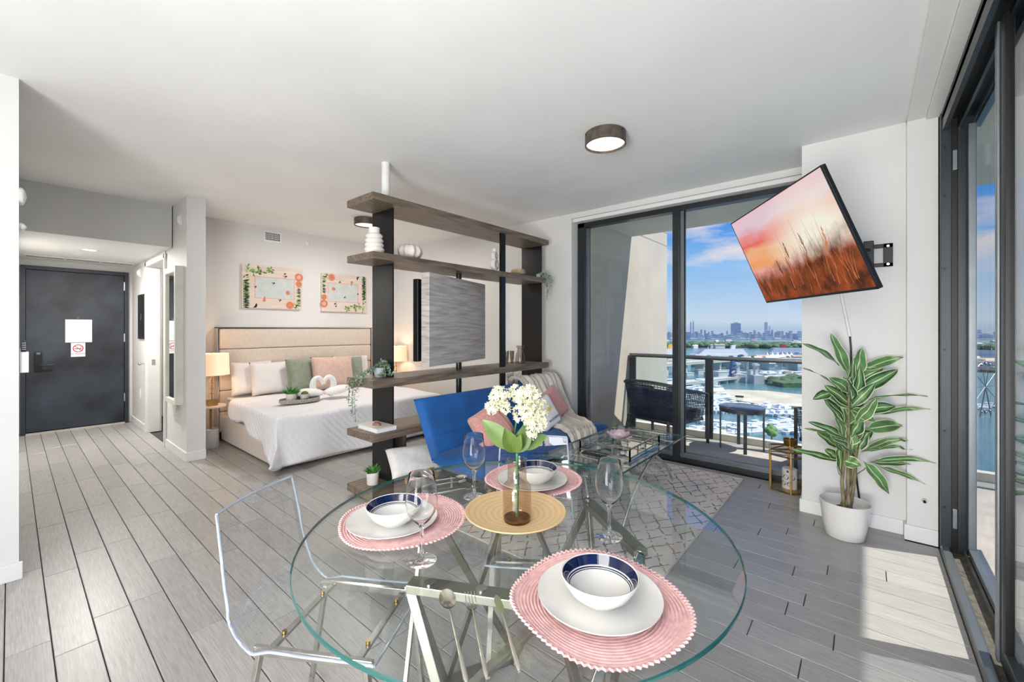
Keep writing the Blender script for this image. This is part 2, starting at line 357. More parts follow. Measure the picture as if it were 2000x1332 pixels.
RED = M('sign red', (196, 60, 66), .6); INK = M('sign ink', (70, 70, 80), .7)
def disc_ring(cy, cz, r0, r1, x, n=32): return MB().grid(lambda a, b: Vector((x, cy+(r0+(r1-r0)*b)*math.cos(2*math.pi*a), cz+(r0+(r1-r0)*b)*math.sin(2*math.pi*a))), n, 1, wu=True)
rg = disc_ring(.60, 1.11, .042, .053, -8.3105); rg.bar((-8.3103, .57, 1.14), (-8.3103, .63, 1.08), .008, .0005, (1, 0, 0)); rg.build('ring', RED, sg)
cg = MB(); cg.bar((-8.3107, .567, 1.105), (-8.3107, .633, 1.105), .0004, .010, (0, 0, 1)); cg.bar((-8.3107, .628, 1.113), (-8.3107, .622, 1.135), .0004, .004, (0, 1, 0)); cg.build('cigarette', INK, sg)
def flat_text(s, size, M_, mat, name, parent, ext=.0006):
    cu = bpy.data.curves.new(name, 'FONT'); cu.body = s; cu.size = size; cu.extrude = ext; cu.align_x = 'CENTER'; cu.align_y = 'CENTER'; cu.resolution_u = 2
    t = bpy.data.objects.new(name, cu); COL.objects.link(t); bpy.context.view_layer.update()
    me = bpy.data.meshes.new_from_object(t); bpy.data.objects.remove(t)
    me.materials.clear(); me.materials.append(mat)
    off = Vector((0, 0, 0)); p = parent
    while p is not None: off += p.location; p = p.parent
    me.transform(Matrix.Translation(-off) @ M_)
    o = bpy.data.objects.new(name, me); COL.objects.link(o); o.parent = parent; return o
def text_m(pos, right, up):
    r = Vector(right).normalized(); u = Vector(up).normalized(); n = r.cross(u); m = Matrix((r, u, n)).transposed().to_4x4(); m.translation = Vector(pos); return m
flat_text('NO SMOKING', .021, text_m((-8.3105, .60, 1.035), (0, 1, 0), (0, 0, 1)), INK, 'lettering', sg)

# entry details
def sensor(loc, lab):
    t = thing('wall_sensor', lab, 'sensor', loc); b = MB(); b.box(loc[0]-.04, loc[1]-.012, loc[2]-.06, loc[0]+.04, loc[1], loc[2]+.06); b.build('mounting_plate', WHITEP, t, bev=.004)
    MB().sphere((loc[0], loc[1]-.014, loc[2]), .036, 12, 8, (1, .7, 1.3)).build('lens_cover', WHITEP, t, smooth=60)
sensor((-5.60, 1.175, 2.545), 'white motion sensor high on the side of the white pillar')
sensor((-7.76, 1.165, 2.16), 'white sensor on the hall wall above the black panel')
bp_ = thing('wall_panel', 'narrow black panel on the hall wall beside the entry door', 'panel', (-7.62, 1.165, 1.24))
MB().box(-7.82, 1.148, 1.24, -7.44, 1.165, 1.85).build('frame', BLACKP, bp_, bev=.004)
MB().box(-7.79, 1.144, 1.27, -7.47, 1.148, 1.82).build('panel_face', M('black gloss', (10, 10, 12), .2), bp_)
MB().box(-7.60, 1.140, 1.5, -7.57, 1.144, 1.58).build('latch', STEEL, bp_)
kb = thing('light_switch', 'white light switch low on the hall wall beside the entry door', 'switch', (-7.70, 1.165, .42))
MB().box(-7.78, 1.157, .42, -7.70, 1.165, .54).build('switch_plate', WHITEP, kb, bev=.002); MB().box(-7.755, 1.153, .45, -7.725, 1.157, .51).build('rocker', WHITEP, kb)
tag(origin(MB().tube([(-7.44, 1.165, .91), (-7.44, 1.125, .91)], .008, 8).sphere((-7.44, 1.115, .91), .022, 12, 8).build('door_stop_knob', STEEL, smooth=50), (-7.44, 1.165, .91)), 'small steel knob on the hall wall by the bathroom opening', 'knob')
hl = thing('recessed_downlight', 'round recessed downlight glowing in the entry ceiling', 'downlight', (-6.857, .587, 2.29))
MB().lathe([(.055, 0), (.085, 0), (.085, -.006), (.055, -.004)], 28, (-6.857, .587, 2.29)).build('trim_ring', WHITEP, hl, smooth=50)
MB().lathe([(.001, -.003), (.055, -.003), (.055, 0)], 28, (-6.857, .587, 2.29)).build('lamp_lens', glow('warm white lens', (255, 250, 240), 5), hl)
light('entry_downlight', 'AREA', (-6.857, .587, 2.28), 60, (1, .96, .9), aim=(-6.857, .587, 0), rad=.05)
vt = thing('linear_vent', 'long white linear air vent in the entry ceiling above the door', 'vent', (-7.9, .6, 2.29))
for a, b_ in ((.11, .45), (.46, .78), (.79, 1.12)):
    f = MB().box(-7.98, a, 2.282, -7.86, b_, 2.29).build('vent_section', TRIM, vt)
    for k in range(2): MB().box(-7.96+.045*k, a+.01, 2.279, -7.945+.045*k, b_-.01, 2.282).build('slot', GREYM, f)
# left wall: remote holder and round devices
rh = thing('remote_holder', 'white wall pocket on the left wall edge holding a black remote', 'holder', (-3.66, .03, 1.13))
hb = MB(); hb.box(-3.70, .031, 1.135, -3.60, .036, 1.27).box(-3.70, .060, 1.135, -3.60, .066, 1.25).box(-3.70, .031, 1.135, -3.60, .066, 1.145).box(-3.704, .031, 1.135, -3.698, .066, 1.25).box(-3.602, .031, 1.135, -3.596, .066, 1.25); hb.build('pocket', WHITEP, rh)
rc = thing('remote_control', 'black remote control with white buttons standing in the white wall pocket', 'remote', (-3.65, .048, 1.148))
MB().box(-3.675, .040, 1.148, -3.625, .057, 1.31).build('body', BLACKP, rc, bev=.004)
for i in range(3):
    for j in range(4): MB().box(-3.6245, .0415+.0055*i, 1.26+.012*j, -3.6235, .0445+.0055*i, 1.267+.012*j).build('button', WHITEP, rc)
for z, r, nm, lb in ((2.12, .05, 'thermostat', 'round white device high on the left wall edge'), (1.95, .022, 'door_chime', 'small round white fitting below the larger one on the left wall edge')):
    tag(origin(MB().grid(lambda a, b, z=z, r=r: Vector((-3.62+r*math.cos(2*math.pi*a)*math.sin(math.pi/2*(1-b)), .03+.03*b**.5, z+r*math.sin(2*math.pi*a)*math.sin(math.pi/2*(1-b)))), 20, 6, wu=True).build(nm, WHITEP, smooth=50), (-3.62, .03, z)), lb, 'device')

# leaning mirror on the pillar side
mr_ = thing('wall_mirror', 'tall mirror in a thick pale frame on the side of the white pillar', 'mirror', (-5.76, 1.175, .58))
CREAM = M('cream frame', (228, 226, 214), .4)
fm = MB(); fm.box(-6.02, 1.10, .58, -5.93, 1.175, 2.04).box(-5.545, 1.10, .58, -5.50, 1.175, 2.04).box(-5.93, 1.10, .58, -5.545, 1.175, .63).box(-5.93, 1.10, 1.98, -5.545, 1.175, 2.04)
fm.build('frame', CREAM, mr_, bev=.004)
MB().box(-5.93, 1.118, .63, -5.545, 1.14, 1.98).build('mirror_glass', M('mirror silver', (235, 238, 238), .01, 1.0, var=(1, 0)), mr_)
hk = thing('wall_hook', 'white plastic hook on the pillar below the tall mirror', 'hook', (-5.72, 1.175, .44))
MB().box(-5.78, 1.14, .49, -5.70, 1.175, .56).build('plate', WHITEP, hk, bev=.004); MB().tube([(-5.68, 1.14, .55), (-5.66, 1.13, .50), (-5.65, 1.13, .45), (-5.66, 1.15, .43)], .012, 8).build('hook_arm', WHITEP, hk, smooth=50)

# headboard wall fittings
av = thing('air_vent', 'square white slatted air vent high on the bedroom wall', 'vent', (-6.22, 2.30, 2.56))
MB().box(-6.22, 2.19, 2.56, -6.205, 2.42, 2.71).build('frame', WHITEP, av, bev=.002); MB().box(-6.2049, 2.215, 2.585, -6.203, 2.395, 2.685).build('opening', DARKCH, av)
for k in range(9): MB().box(-6.203, 2.222+.019*k, 2.585, -6.196, 2.228+.019*k, 2.685).build('slat', WHITEP, av)
for k in range(3): MB().box(-6.2025, 2.215, 2.607+.025*k, -6.200, 2.395, 2.611+.025*k).build('cross_slat', WHITEP, av)
tag(origin(MB().lathe([(.03, 0), (.03, -.012), (.012, -.03), (.001, -.03)], 16, (0, 0, 0)).xf(Matrix.Translation((-6.22, 2.78, 2.62)) @ Matrix.Rotation(math.radians(-90), 4, 'Y')).build('sprinkler_head', WHITEP, smooth=40), (-6.22, 2.78, 2.62)), 'small round sprinkler head on the bedroom wall right of the vent', 'sprinkler')
# ------------------------------------------------------------- artworks
ART = [M('blush wood print', (220, 204, 194), .8, var=(9, .05), stretch=(1, .3, 3)), M('pale teal print', (196, 204, 202), .8, var=(12, .04)), M('leaf print', (96, 138, 62), .8), M('dark leaf print', (38, 58, 38), .8), M('terracotta print', (206, 130, 98), .8, var=(30, .1)), M('ink print', (48, 30, 34), .8), M('light leaf print', (150, 182, 106), .8), M('peach print', (226, 170, 150), .8)]
def artwork(y0, y1, z0, z1, flip, lab):
    X = -6.185; t = thing('wall_art', lab, 'picture', (-6.22, (y0+y1)/2, z0), 'pair of tropical prints above the bed')
    MB().box(-6.22, y0, z0, X, y1, z1).build('canvas', ART[0], t, bev=.002)
    W = y1-y0; Hh = z1-z0
    def P(a, b, k=0): 
        if flip: a, b = 1-a, 1-b
        return Vector((X+.0006+.0003*k, y0+W*a, z0+Hh*b))
    def leaf(m, a, b, ang, l, wd, k):
        c, s = math.cos(ang), math.sin(ang); m.add([P(a, b, k), P(a+(c*l*.5-s*wd)*.76, b+(s*l*.5+c*wd), k), P(a+c*l*.76, b+s*l, k), P(a+(c*l*.5+s*wd)*.76, b+(s*l*.5-c*wd), k)], [(0, 1, 2, 3)])
    def disc(m, a, b, r, k, n=18): m.add([P(a+r*math.cos(6.283*i/n)*.76, b+r*math.sin(6.283*i/n), k) for i in range(n)], [tuple(range(n))])
    pr = MB(); pr.mat(1).add([P(.21, .25, 1), P(.86, .25, 1), P(.86, .73, 1), P(.21, .73, 1)], [(0, 1, 2, 3)])
    pr.mat(7)
    for a0, b0, a1, b1 in ((.20, .73, .87, .745), (.20, .235, .87, .25), (.195, .235, .21, .745), (.86, .235, .875, .745)): pr.add([P(a0, b0, 2), P(a1, b0, 2), P(a1, b1, 2), P(a0, b1, 2)], [(0, 1, 2, 3)])
    r = random.Random(5)
    for i in range(46):
        a = r.random(); pr.mat(r.choice((2, 6, 2))); aa = .05+.42*a; bb = .97-.30*r.random()*(1-a*.8); leaf(pr, aa, bb-.02, r.uniform(0, 6.28), .085, .018, 3+i % 5)
    for i in range(34): pr.mat(r.choice((3, 3, 2))); leaf(pr, .01, .03+.6*i/34, r.uniform(-.5, .6), .15, .02, 3+i % 5)
    for i in range(4): pr.mat(3); leaf(pr, .16+.015*i, .01, .3+.35*i, .12, .016, 4)
    for i in range(26): pr.mat(r.choice((3, 3, 6))); leaf(pr, .99, .08+.42*i/26, 3.14+r.uniform(-.7, .5), .12, .013, 3+i % 5)
    for i in range(12): pr.mat(6); leaf(pr, .87+.06*r.random(), .04+.06*r.random(), r.uniform(0, 6.28), .08, .013, 4)
    pr.mat(7); disc(pr, .79, .10, .105, 5); pr.mat(4); disc(pr, .79, .10, .085, 6); disc(pr, .95, .80, .10, 5); disc(pr, .95, .63, .075, 6); pr.mat(7); disc(pr, .95, .80, .05, 7); pr.mat(4); disc(pr, .35, .19, .035, 5); leaf(pr, .35, .15, 1.5, .16, .02, 6); disc(pr, .75, .40, .05, 5)
    pr.mat(5)
    for a, b, l in ((.49, .60, .06), (.20, .49, .04), (.60, .20, .06), (.695, .78, .07), (.69, .85, .04)):
        leaf(pr, a, b, .4, l, .022, 6); leaf(pr, a, b, 2.2, l*.7, .008, 6); leaf(pr, a, b, -1.2, l*.7, .008, 6)
    pr.build('print', ART, t)
artwork(1.929, 2.68, 1.652, 2.224, False, 'left canvas print of leaves and fruit around a pale panel above the bed')
artwork(2.97, 3.707, 1.64, 2.214, True, 'right canvas print above the bed, terracotta slice at its top left corner')

# ------------------------------------------------------------- ceiling lamps
LENS = glow('frosted lamp lens', (255, 238, 228), 1.6)
LRIM = M('weathered bronze', (92, 84, 74), .5, .4, var=(20, .25))
def ceiling_lamp(x, y, lab, p):
    t = thing('ceiling_light', lab, 'ceiling light', (x, y, CZ), 'round bronze ceiling lights')
    MB().lathe([(.135, 0), (.142, -.005), (.142, -.085), (.134, -.087), (.132, -.072)], 40, (x, y, CZ)).build('housing', LRIM, t, smooth=40)
    MB().lathe([(.132, -.072), (.09, -.082), (.001, -.086)], 40, (x, y, CZ)).build('lens', LENS, t, smooth=50)
    for a in (4.0, 6.1): MB().sphere((x+.143*math.cos(a), y+.143*math.sin(a), CZ-.02), .006, 8, 6).build('screw', DARKCH, t)
    if p: light('ceiling_lamp_glow', 'AREA', (x, y, CZ-.09), p, (1, .93, .86), aim=(x, y, 0), rad=.12)
ceiling_lamp(-1.405, 2.70, 'round bronze flush ceiling light over the sitting area', 0)
ceiling_lamp(-4.80, 2.87, 'round bronze ceiling light over the bed, seen past the shelf post', 36)

# ------------------------------------------------------------- balcony window
WZ = 2.66
win = struct('window_1', MB().box(-2.70, 4.47, 0, -2.69, 4.56, WZ), BLACKM)
def wpart(n, m, *a, **k): return MB().box(*a).build(n, m, win, **k)
wpart('left_jamb', BLACKM, -2.69, 4.46, 0, -2.60, 4.56, WZ, bev=.003)
wpart('left_bead', GREYM, -2.60, 4.50, .12, -2.575, 4.54, 2.60)
wpart('head_frame', BLACKM, -2.69, 4.46, 2.605, -.367, 4.56, WZ, bev=.003)
wpart('sill_frame', BLACKM, -2.69, 4.455, 0, -.367, 4.56, .045, bev=.003)
wpart('bottom_rail', GREYM, -2.60, 4.48, .045, -.367, 4.54, .095, bev=.003)
wpart('mullion', BLACKM, -1.545, 4.45, .045, -1.475, 4.56, 2.605, bev=.004)
wpart('mullion_bead', GREYM, -1.475, 4.485, .095, -1.44, 4.545, 2.605, bev=.002)
wpart('seal', DARKCH, -1.44, 4.50, .095, -1.432, 4.53, 2.605)
wpart('right_jamb', BLACKM, -.42, 4.46, .045, -.367, 4.56, 2.605, bev=.003)
wpart('pane', PANE, -2.60, 4.508, .09, -1.545, 4.514, 2.605)
wpart('pane', PANE, -1.44, 4.508, .09, -.42, 4.514, 2.605)

# ------------------------------------------------------------- sliding door on the right
sd = struct('door_2', MB().box(.36, 3.73, 0, .505, 3.86, 2.72), BLACKM)
def sp(n, m, *a, **k): return MB().box(*a).build(n, m, sd, **k)
sp('jamb_face', BLACKM, .357, 3.70, .03, .405, 3.73, 2.70, bev=.003)
sp('jamb_channel', DARKCH, .405, 3.715, .03, .432, 3.73, 2.70)
sp('jamb_rib', BLACKM, .432, 3.69, .03, .440, 3.73, 2.70)
for z in (.28, .75, 1.25, 1.75, 2.2, 2.5): MB().tube([(.375, 3.699, z), (.375, 3.692, z)], .006, 8).build('screw', DARKCH, sd)
for z in (.16, 2.35): sp('bumper', GREYM, .410, 3.70, z, .430, 3.72, z+.12, bev=.002)
sp('head_track', DARKCH, .365, -2.9, 2.665, .53, 3.73, 2.74)
sp('head_rib', BLACKM, .365, -2.9, 2.60, .385, 3.73, 2.70)
sp('head_rib', BLACKM, .432, -2.9, 2.60, .445, 3.73, 2.70)
sp('head_rib', GREYM, .50, -2.9, 2.59, .53, 3.73, 2.70)
tr_ = MB(); tr_.prism([(.355, 0), (.40, 0), (.398, .035), (.388, .045), (.36, .045)], lambda a, b: Vector((a, -2.9, b)), lambda a, b: Vector((a, 3.72, b))); tr_.build('track_ridge', GREYM, sd)
sp('track_bed', M('dusty track', (92, 88, 80), .8, var=(30, .3), bump=(50, .4, .003)), .40, -2.9, -.02, .53, 3.73, .006)
sp('track_rail', M('worn aluminium rail', (128, 126, 120), .4, .5, var=(20, .15)), .456, -2.9, .006, .466, 3.72, .035)
sp('track_rail', GREYM, .505, -2.9, .006, .53, 3.72, .06)
# far fixed leaf frame
sp('leaf_stile', GREYM, .47, 3.66, .06, .505, 3.73, 2.60, bev=.004)
sp('leaf_rail', GREYM, .47, 1.3, .035, .505, 3.66, .07, bev=.003)
sp('pane', PANE, .485, 2.55, .07, .491, 3.66, 2.60)
# near leaf
sp('leaf_stile', BLACKM, .417, 2.515, .035, .452, 2.60, 2.62, bev=.004)
sp('stile_bead', GREYM, .408, 2.56, .035, .417, 2.60, 2.62, bev=.003)
sp('stile_gasket', DARKCH, .420, 2.500, .035, .445, 2.515, 2.62)
sp('leaf_rail', BLACKM, .417, 1.20, .035, .452, 2.515, .11, bev=.004)
sp('leaf_stile', BLACKM, .417, 1.12, .035, .452, 1.20, 2.62, bev=.004)
sp('pane', clear('tinted door glass', (205, 210, 214), 1.5, 1.3), .432, 1.20, .10, .438, 2.51, 2.62)
sp('leaf_stile', BLACKM, .47, -.6, .035, .505, -.5, 2.62, bev=.004)
sp('pane', PANE, .485, -.5, .07, .491, 1.16, 2.62)
sp('pane', PANE, .485, -2.9, .07, .491, -.6, 2.62)

# ------------------------------------------------------------- balcony
bal = struct('balcony_floor', MB().box(-2.6, 4.56, -.25, 1.67, 5.78, -.01).box(.53, -3.2, -.25, 1.67, 4.56, -.01), CONC)
struct('balcony_ceiling', MB().box(-2.62, 4.5, 2.71, 1.67, 5.78, 2.95).box(.50, -3.2, 2.71, 1.67, 4.5, 2.95), STUCCO)
FIN = M('pale stucco fin', (190, 181, 167), .9, var=(1.0, .06), bump=(25, .25, .004))
struct('wall_fin', MB().box(-3.1, 4.62, -3, -2.59, 7.2, 5.4), FIN)
gr = MB()
for z0 in (2.78, 3.0, 3.22): gr.box(-2.5895, 5.80, z0-.7+.7, -2.588, 7.2, z0+.012)
gr.build('wall_joint', M('joint grey', (150, 144, 136), .9), bpy.data.objects['wall_fin'])
struct('wall_tower_side', MB().box(.36, 3.86, 0, .505, 4.62, 2.71), STUCCO)
struct('balcony_kerb', MB().box(-2.59, 5.68, -.01, 1.67, 5.78, .07).box(1.57, -3.2, -.01, 1.67, 5.68, .07), STUCCO, bev=.004)
rl = struct('balcony_railing', MB().box(-2.57, 5.655, 1.005, 1.62, 5.71, 1.035), GREYM, bev=.004)
MB().box(1.57, -3.2, 1.005, 1.62, 5.655, 1.035).build('handrail', GREYM, rl, bev=.004)
MB().box(-2.57, 5.665, .985, 1.60, 5.70, 1.005).build('handrail_shadow_gap', DARKCH, rl)
for x in (-2.53, -1.51, -.45, .55, 1.57): MB().box(x-.045, 5.66, -.01, x+.045, 5.70, 1.0).build('post', BLACKM, rl, bev=.003)
for y in (4.55, 3.45, 2.35, 1.25, .15): MB().box(1.575, y-.045, -.01, 1.615, y+.045, 1.0).build('post', BLACKM, rl, bev=.003)
RGL = clear('railing glass', (244, 250, 250), 1.45, .6)
for a, b_ in ((-2.48, -1.56), (-1.46, -.50), (-.40, .50), (.60, 1.52)): MB().box(a, 5.678, .09, b_, 5.688, .985).build('glass_panel', RGL, rl)
for a, b_ in ((4.6, 5.64), (3.5, 4.5), (2.4, 3.4), (1.3, 2.3), (.2, 1.2)): MB().box(1.590, a, .09, 1.600, b_, .985).build('glass_panel', RGL, rl)

# balcony table
DK = M('dark grey metal', (66, 70, 76), .4, .3)
bt = thing('balcony_table', 'small round dark metal table with four legs on the balcony', 'table', (-1.09, 5.42, -.01))
MB().lathe([(.001, .465), (.235, .465), (.24, .472), (.24, .482), (.235, .486), (.001, .484)], 36, (-1.09, 5.42, 0)).build('tabletop', M('blue grey top', (74, 84, 108), .18, .2), bt, smooth=40)
MB().lathe([(.215, .43), (.235, .43), (.235, .466), (.215, .466)], 36, (-1.09, 5.42, 0)).build('apron', DK, bt, smooth=40)
for a in (20, 110, 200, 290):
    c, s = math.cos(math.radians(a)), math.sin(math.radians(a)); MB().bar((-1.09+.222*c, 5.42+.222*s, -.01), (-1.09+.222*c, 5.42+.222*s, .465), .035, .014, (c, s, 0)).build('leg', DK, bt, bev=.003)
ag = thing('glass_candle_holder', 'small clear glass candle holder with dark disc on the balcony table', 'candle holder', (-1.12, 5.45, .486))
MB().lathe([(.035, 0), (.012, .006), (.010, .05), (.035, .06), (.04, .10), (.037, .10), (.03, .064), (.001, .058)], 20, (-1.12, 5.45, .486)).build('glass', PANE, ag, smooth=50)
MB().cyl((-1.12, 5.45, .586), .045, .012, 20).build('lid', BLACKP, ag)
# woven chairs
ROPE = M('dark blue grey rope', (50, 56, 70), .8, var=(40, .2))
CUSH = M('navy cushion', (28, 52, 98), .85, var=(30, .1), bump=(120, .2, .002))
def woven_chair():
    t = thing('woven_chair', 'woven rope chair', 'chair', (0, 0, 0))
    W, Dp = .34, .34       # half sizes; back is at local -y side curling round to the arms
    path = []
    for i in range(25):
        a = i/24; 
        if a < .25: k = a/.25; p = (-W, Dp-(2*Dp-.12)*k, .60+.10*k)
        elif a < .75:
            k = (a-.25)/.5; th = math.pi+math.pi*k; p = (W*math.cos(th)*(abs(math.cos(th))**-.3 if abs(math.cos(th)) > .05 else 1)*.9 if 0 else W*math.cos(th)*1.0, -Dp+.12+.14*math.sin(th), .70+.06*math.sin(math.pi*k))
        else: k = (a-.75)/.25; p = (W, -Dp+.12+(2*Dp-.12)*k, .70-.10*k)
        path.append(Vector(p))
    MB().tube([Vector((path[0].x, path[0].y, -.0)), *path, Vector((path[-1].x, path[-1].y, 0))], .017, 8).build('top_frame', DK, t, smooth=50)
    lo = [Vector((p.x*.86, p.y*.86+.02, .30)) for p in path]
    MB().tube(lo, .012, 8).build('lower_frame', DK, t, smooth=50)
    wv = MB()
    n = 58
    def pt(u, v):
        f = u*24; i = min(int(f), 23); k = f-i; a = path[i].lerp(path[i+1], k); b = lo[i].lerp(lo[i+1], k); return a.lerp(b, v)
    for i in range(n+1): wv.tube([pt(i/n, 0), pt(i/n, .5), pt(i/n, 1)], .004, 4, cap=False)
    for j in range(1, 19): wv.tube([pt(i/24, j/19) for i in range(25)], .0048, 4, cap=False)
    wv.build('rope_weave', ROPE, t, kind='stuff')
    for s in (-1, 1): MB().tube([(s*.24, -.30, .32), (s*.27, -.36, 0)], .016, 8).build('leg', DK, t, smooth=50)
    MB().box(-.30, -.26, .27, .30, .33, .31).build('seat_frame', DK, t, bev=.01)
    MB().box(-.28, -.22, .31, .28, .32, .41).build('seat_cushion', CUSH, t, bev=.03, segs=3, smooth=50)
    MB().box(-.24, -.26, .40, .24, -.15, .66).build('back_cushion', CUSH, t, bev=.04, segs=3, smooth=50)
    return t
wc = woven_chair(); wc['label'] = 'dark woven rope balcony chair with a navy cushion, left of the small table'; wc['group'] = 'woven balcony chairs'
wc.location = (-1.93, 5.22, -.01); wc.rotation_euler = (0, 0, math.radians(-14)); wc.scale = (1.15, 1, 1)
spawn(wc, (-.10, 5.24, -.01), math.radians(72), 'dark woven rope balcony chair right of the small table, half hidden by the column', sc=1.0)
# ------------------------------------------------------------- shelf divider
WOODD = M('grey brown oak veneer', (112, 98, 84), .45, var=(3, .3), stretch=(14, 1.2, 14), bump=(30, .08, .001))
WOODL = M('silvery oak veneer', (158, 150, 142), .4, var=(3, .22), stretch=(12, 1, 22), alt=(116, 106, 98))
STEELB = M('black steel plate', (26, 26, 28), .3, .4, var=(3, .3))
sh = thing('shelf_divider', 'tall open shelf divider of grey brown boards on black steel posts behind the blue couch', 'shelf unit', (-3.1, 3.0, 0))
X0, X1 = -3.303, -2.914
for z0, z1, y0, y1 in ((2.385, 2.443, 1.80, 4.158), (1.926, 1.982, 1.80, 4.07), (.914, .977, 1.80, 4.158), (.496, .553, 1.80, 4.158), (.036, .0965, 1.80, 4.158)):
    MB().box(X0, y0, z0, X1, y1, z1).build('shelf_board', WOODD, sh, bev=.002)
MB().box(X0+.05, 1.84, 0, X1-.05, 4.12, .036).build('plinth', DARKCH, sh)
for y in (2.04, 4.135):
    MB().box(-3.31, y, .0965, -3.005, y+.012, 2.385).build('post', STEELB, sh)
MB().box(-2.945, 3.302, .977, -2.92, 3.375, 2.385).build('post', STEELB, sh, bev=.002)
MB().box(-2.945, 3.302, .0965, -2.92, 3.375, .914).build('post', STEELB, sh, bev=.002)
MB().tube([(-3.10, 2.87, .0965), (-3.10, 2.87, 1.926)], .028, 16).build('swivel_pole', M('dark swivel pole', (44, 48, 56), .3, .5), sh, smooth=40)
MB().box(-3.26, 2.055, .0965, -3.12, 2.26, .496).build('support_block', M('taupe oak', (112, 98, 88), .5, var=(3, .3), stretch=(14, 14, 1.2)), sh, bev=.002)
A_ = Vector((-2.870, 2.315, 0)); dr = Vector((-.31, .951, 0)).normalized(); nn = Vector((-dr.y, dr.x, 0))
if nn.x > 0: nn = -nn
def slab(s0, s1, d0, d1, z0, z1):
    c = A_+dr*(s0+s1)/2+nn*(d0+d1)/2+Vector((0, 0, (z0+z1)/2)); return MB().obox(c, dr*(s1-s0)/2, nn*(d1-d0)/2, Vector((0, 0, (z1-z0)/2)))
slab(0, 1.11, 0, .082, 1.05, 1.868).build('swivel_panel', M('wavy silver oak panel', (206, 201, 196), .35, var=(2.2, .2), stretch=(3, 1.2, 22), alt=(158, 148, 141)), sh, bev=.002)
slab(0, .004, .0, .082, 1.05, 1.868)
# television on the bedroom side of the swivel panel
t2 = thing('television', 'black flat television seen edge on behind the swivel panel, facing the bed', 'television', A_+dr*.55+nn*.16+Vector((0, 0, 1.07)))
slab(.03, 1.08, .135, .19, 1.09, 1.82).build('body', BLACKP, t2, bev=.008)
slab(.04, 1.07, .1905, .193, 1.10, 1.81).build('screen', M('dark screen', (8, 8, 10), .08), t2)
slab(.45, .65, .082, .135, 1.35, 1.55).build('bracket', DARKCH, t2)
po = thing('ceiling_pole', 'short white pole from the ceiling down to the top board of the divider', 'pole', (-3.03, 1.98, 2.443))
MB().tube([(-3.06, 2.01, 2.443), (-3.06, 2.01, CZ)], .034, 24).build('tube', WHITEP, po, smooth=40)
MB().lathe([(.034, 0), (.05, 0), (.05, .008), (.034, .01)], 24, (-3.06, 2.01, 2.443)).build('collar', M('brown collar', (110, 86, 70), .5), po)

# decor on the divider
def at_shelf(u, z, x):        # point on a board: image column, height, depth
    a = (u-1000)/FPX; dx = FW.x+RT.x*a; dy = FW.y+RT.y*a; t = x/dx; return Vector((x, dy*t, z))
p = at_shelf(731, 1.982, -3.01)
prof = [(.001, 0), (.066, 0)]
for k in range(4):
    z = .012+.036*k; r = .068-.004*k
    prof += [(r, z), (r+.010, z+.012), (r+.010, z+.022), (r-.002, z+.034)]
prof += [(.042, .16), (.042, .205), (.038, .205), (.036, .15), (.001, .15)]
tag(origin(MB().lathe(prof, 32, p).build('ringed_vase', MATTEW, smooth=45), p), 'white ringed ceramic vase at the left end of the second board', 'vase')
p = at_shelf(801, 1.982, -3.03)
pk = thing('ceramic_pumpkin', 'cream ribbed ceramic pumpkin right of the ringed vase', 'pumpkin', p)
MB().grid(lambda a, b: p+Vector((.0, 0, 0))+Vector(((.11*(1-.2*abs(math.cos(9*math.pi*a)))*math.sin(math.pi*(.04+.92*b))**.8)*math.cos(2*math.pi*a), (.11*(1-.2*abs(math.cos(9*math.pi*a)))*math.sin(math.pi*(.04+.92*b))**.8)*math.sin(2*math.pi*a), .064-.064*math.cos(math.pi*b))), 60, 12, wu=True).build('body', M('cream ceramic', (222, 214, 206), .6), pk, smooth=60)
MB().tube([p+Vector((0, 0, .122)), p+Vector((.004, .004, .134)), p+Vector((.012, .01, .142))], [.012, .008, .006], 8).build('stem', MATTEW, pk, smooth=50)
# knot vase
p = at_shelf(966, 1.982, -2.985)
kv = MB()
def ringt(c, r, rr, n=18): kv.tube([c+Vector((r*math.sin(2*math.pi*i/n)*-.3, r*math.sin(2*math.pi*i/n)*.95, r*math.cos(2*math.pi*i/n))) for i in range(n)], rr, 10, closed=True)
ringt(p+Vector((0, 0, .070)), .044, .028); ringt(p+Vector((0, 0, .162)), .030, .023); kv.lathe([(.02, .19), (.024, .225), (.02, .24), (.016, .24), (.012, .20)], 16, p)
kv.lathe([(.001, 0), (.04, 0), (.03, .02), (.001, .03)], 20, p)
tag(origin(kv.build('knot_vase', MATTEW, smooth=60), p), 'white knot shaped vase of two stacked rings on the second board', 'vase')
p = at_shelf(1012, 1.982, -3.01)
tag(origin(MB().lathe([(.001, 0), (.05, 0), (.082, .02), (.088, .04), (.078, .065), (.072, .065), (.07, .035), (.001, .02)], 28, p, (1, .9)).build('tan_bowl', M('tan stone', (170, 150, 122), .5, var=(30, .15)), smooth=50), p), 'low tan bowl between the posts at the right end of the second board', 'bowl')
p = at_shelf(862, 1.982, -3.16)
tag(origin(MB().sphere(p+Vector((0, 0, .018)), .02, 12, 8, (1, 1.4, .9)).sphere(p+Vector((0, .05, .013)), .014, 10, 6).build('pebble', MATTEW, smooth=60), p), 'small white pebble lying behind the edge of the second board', 'pebble')

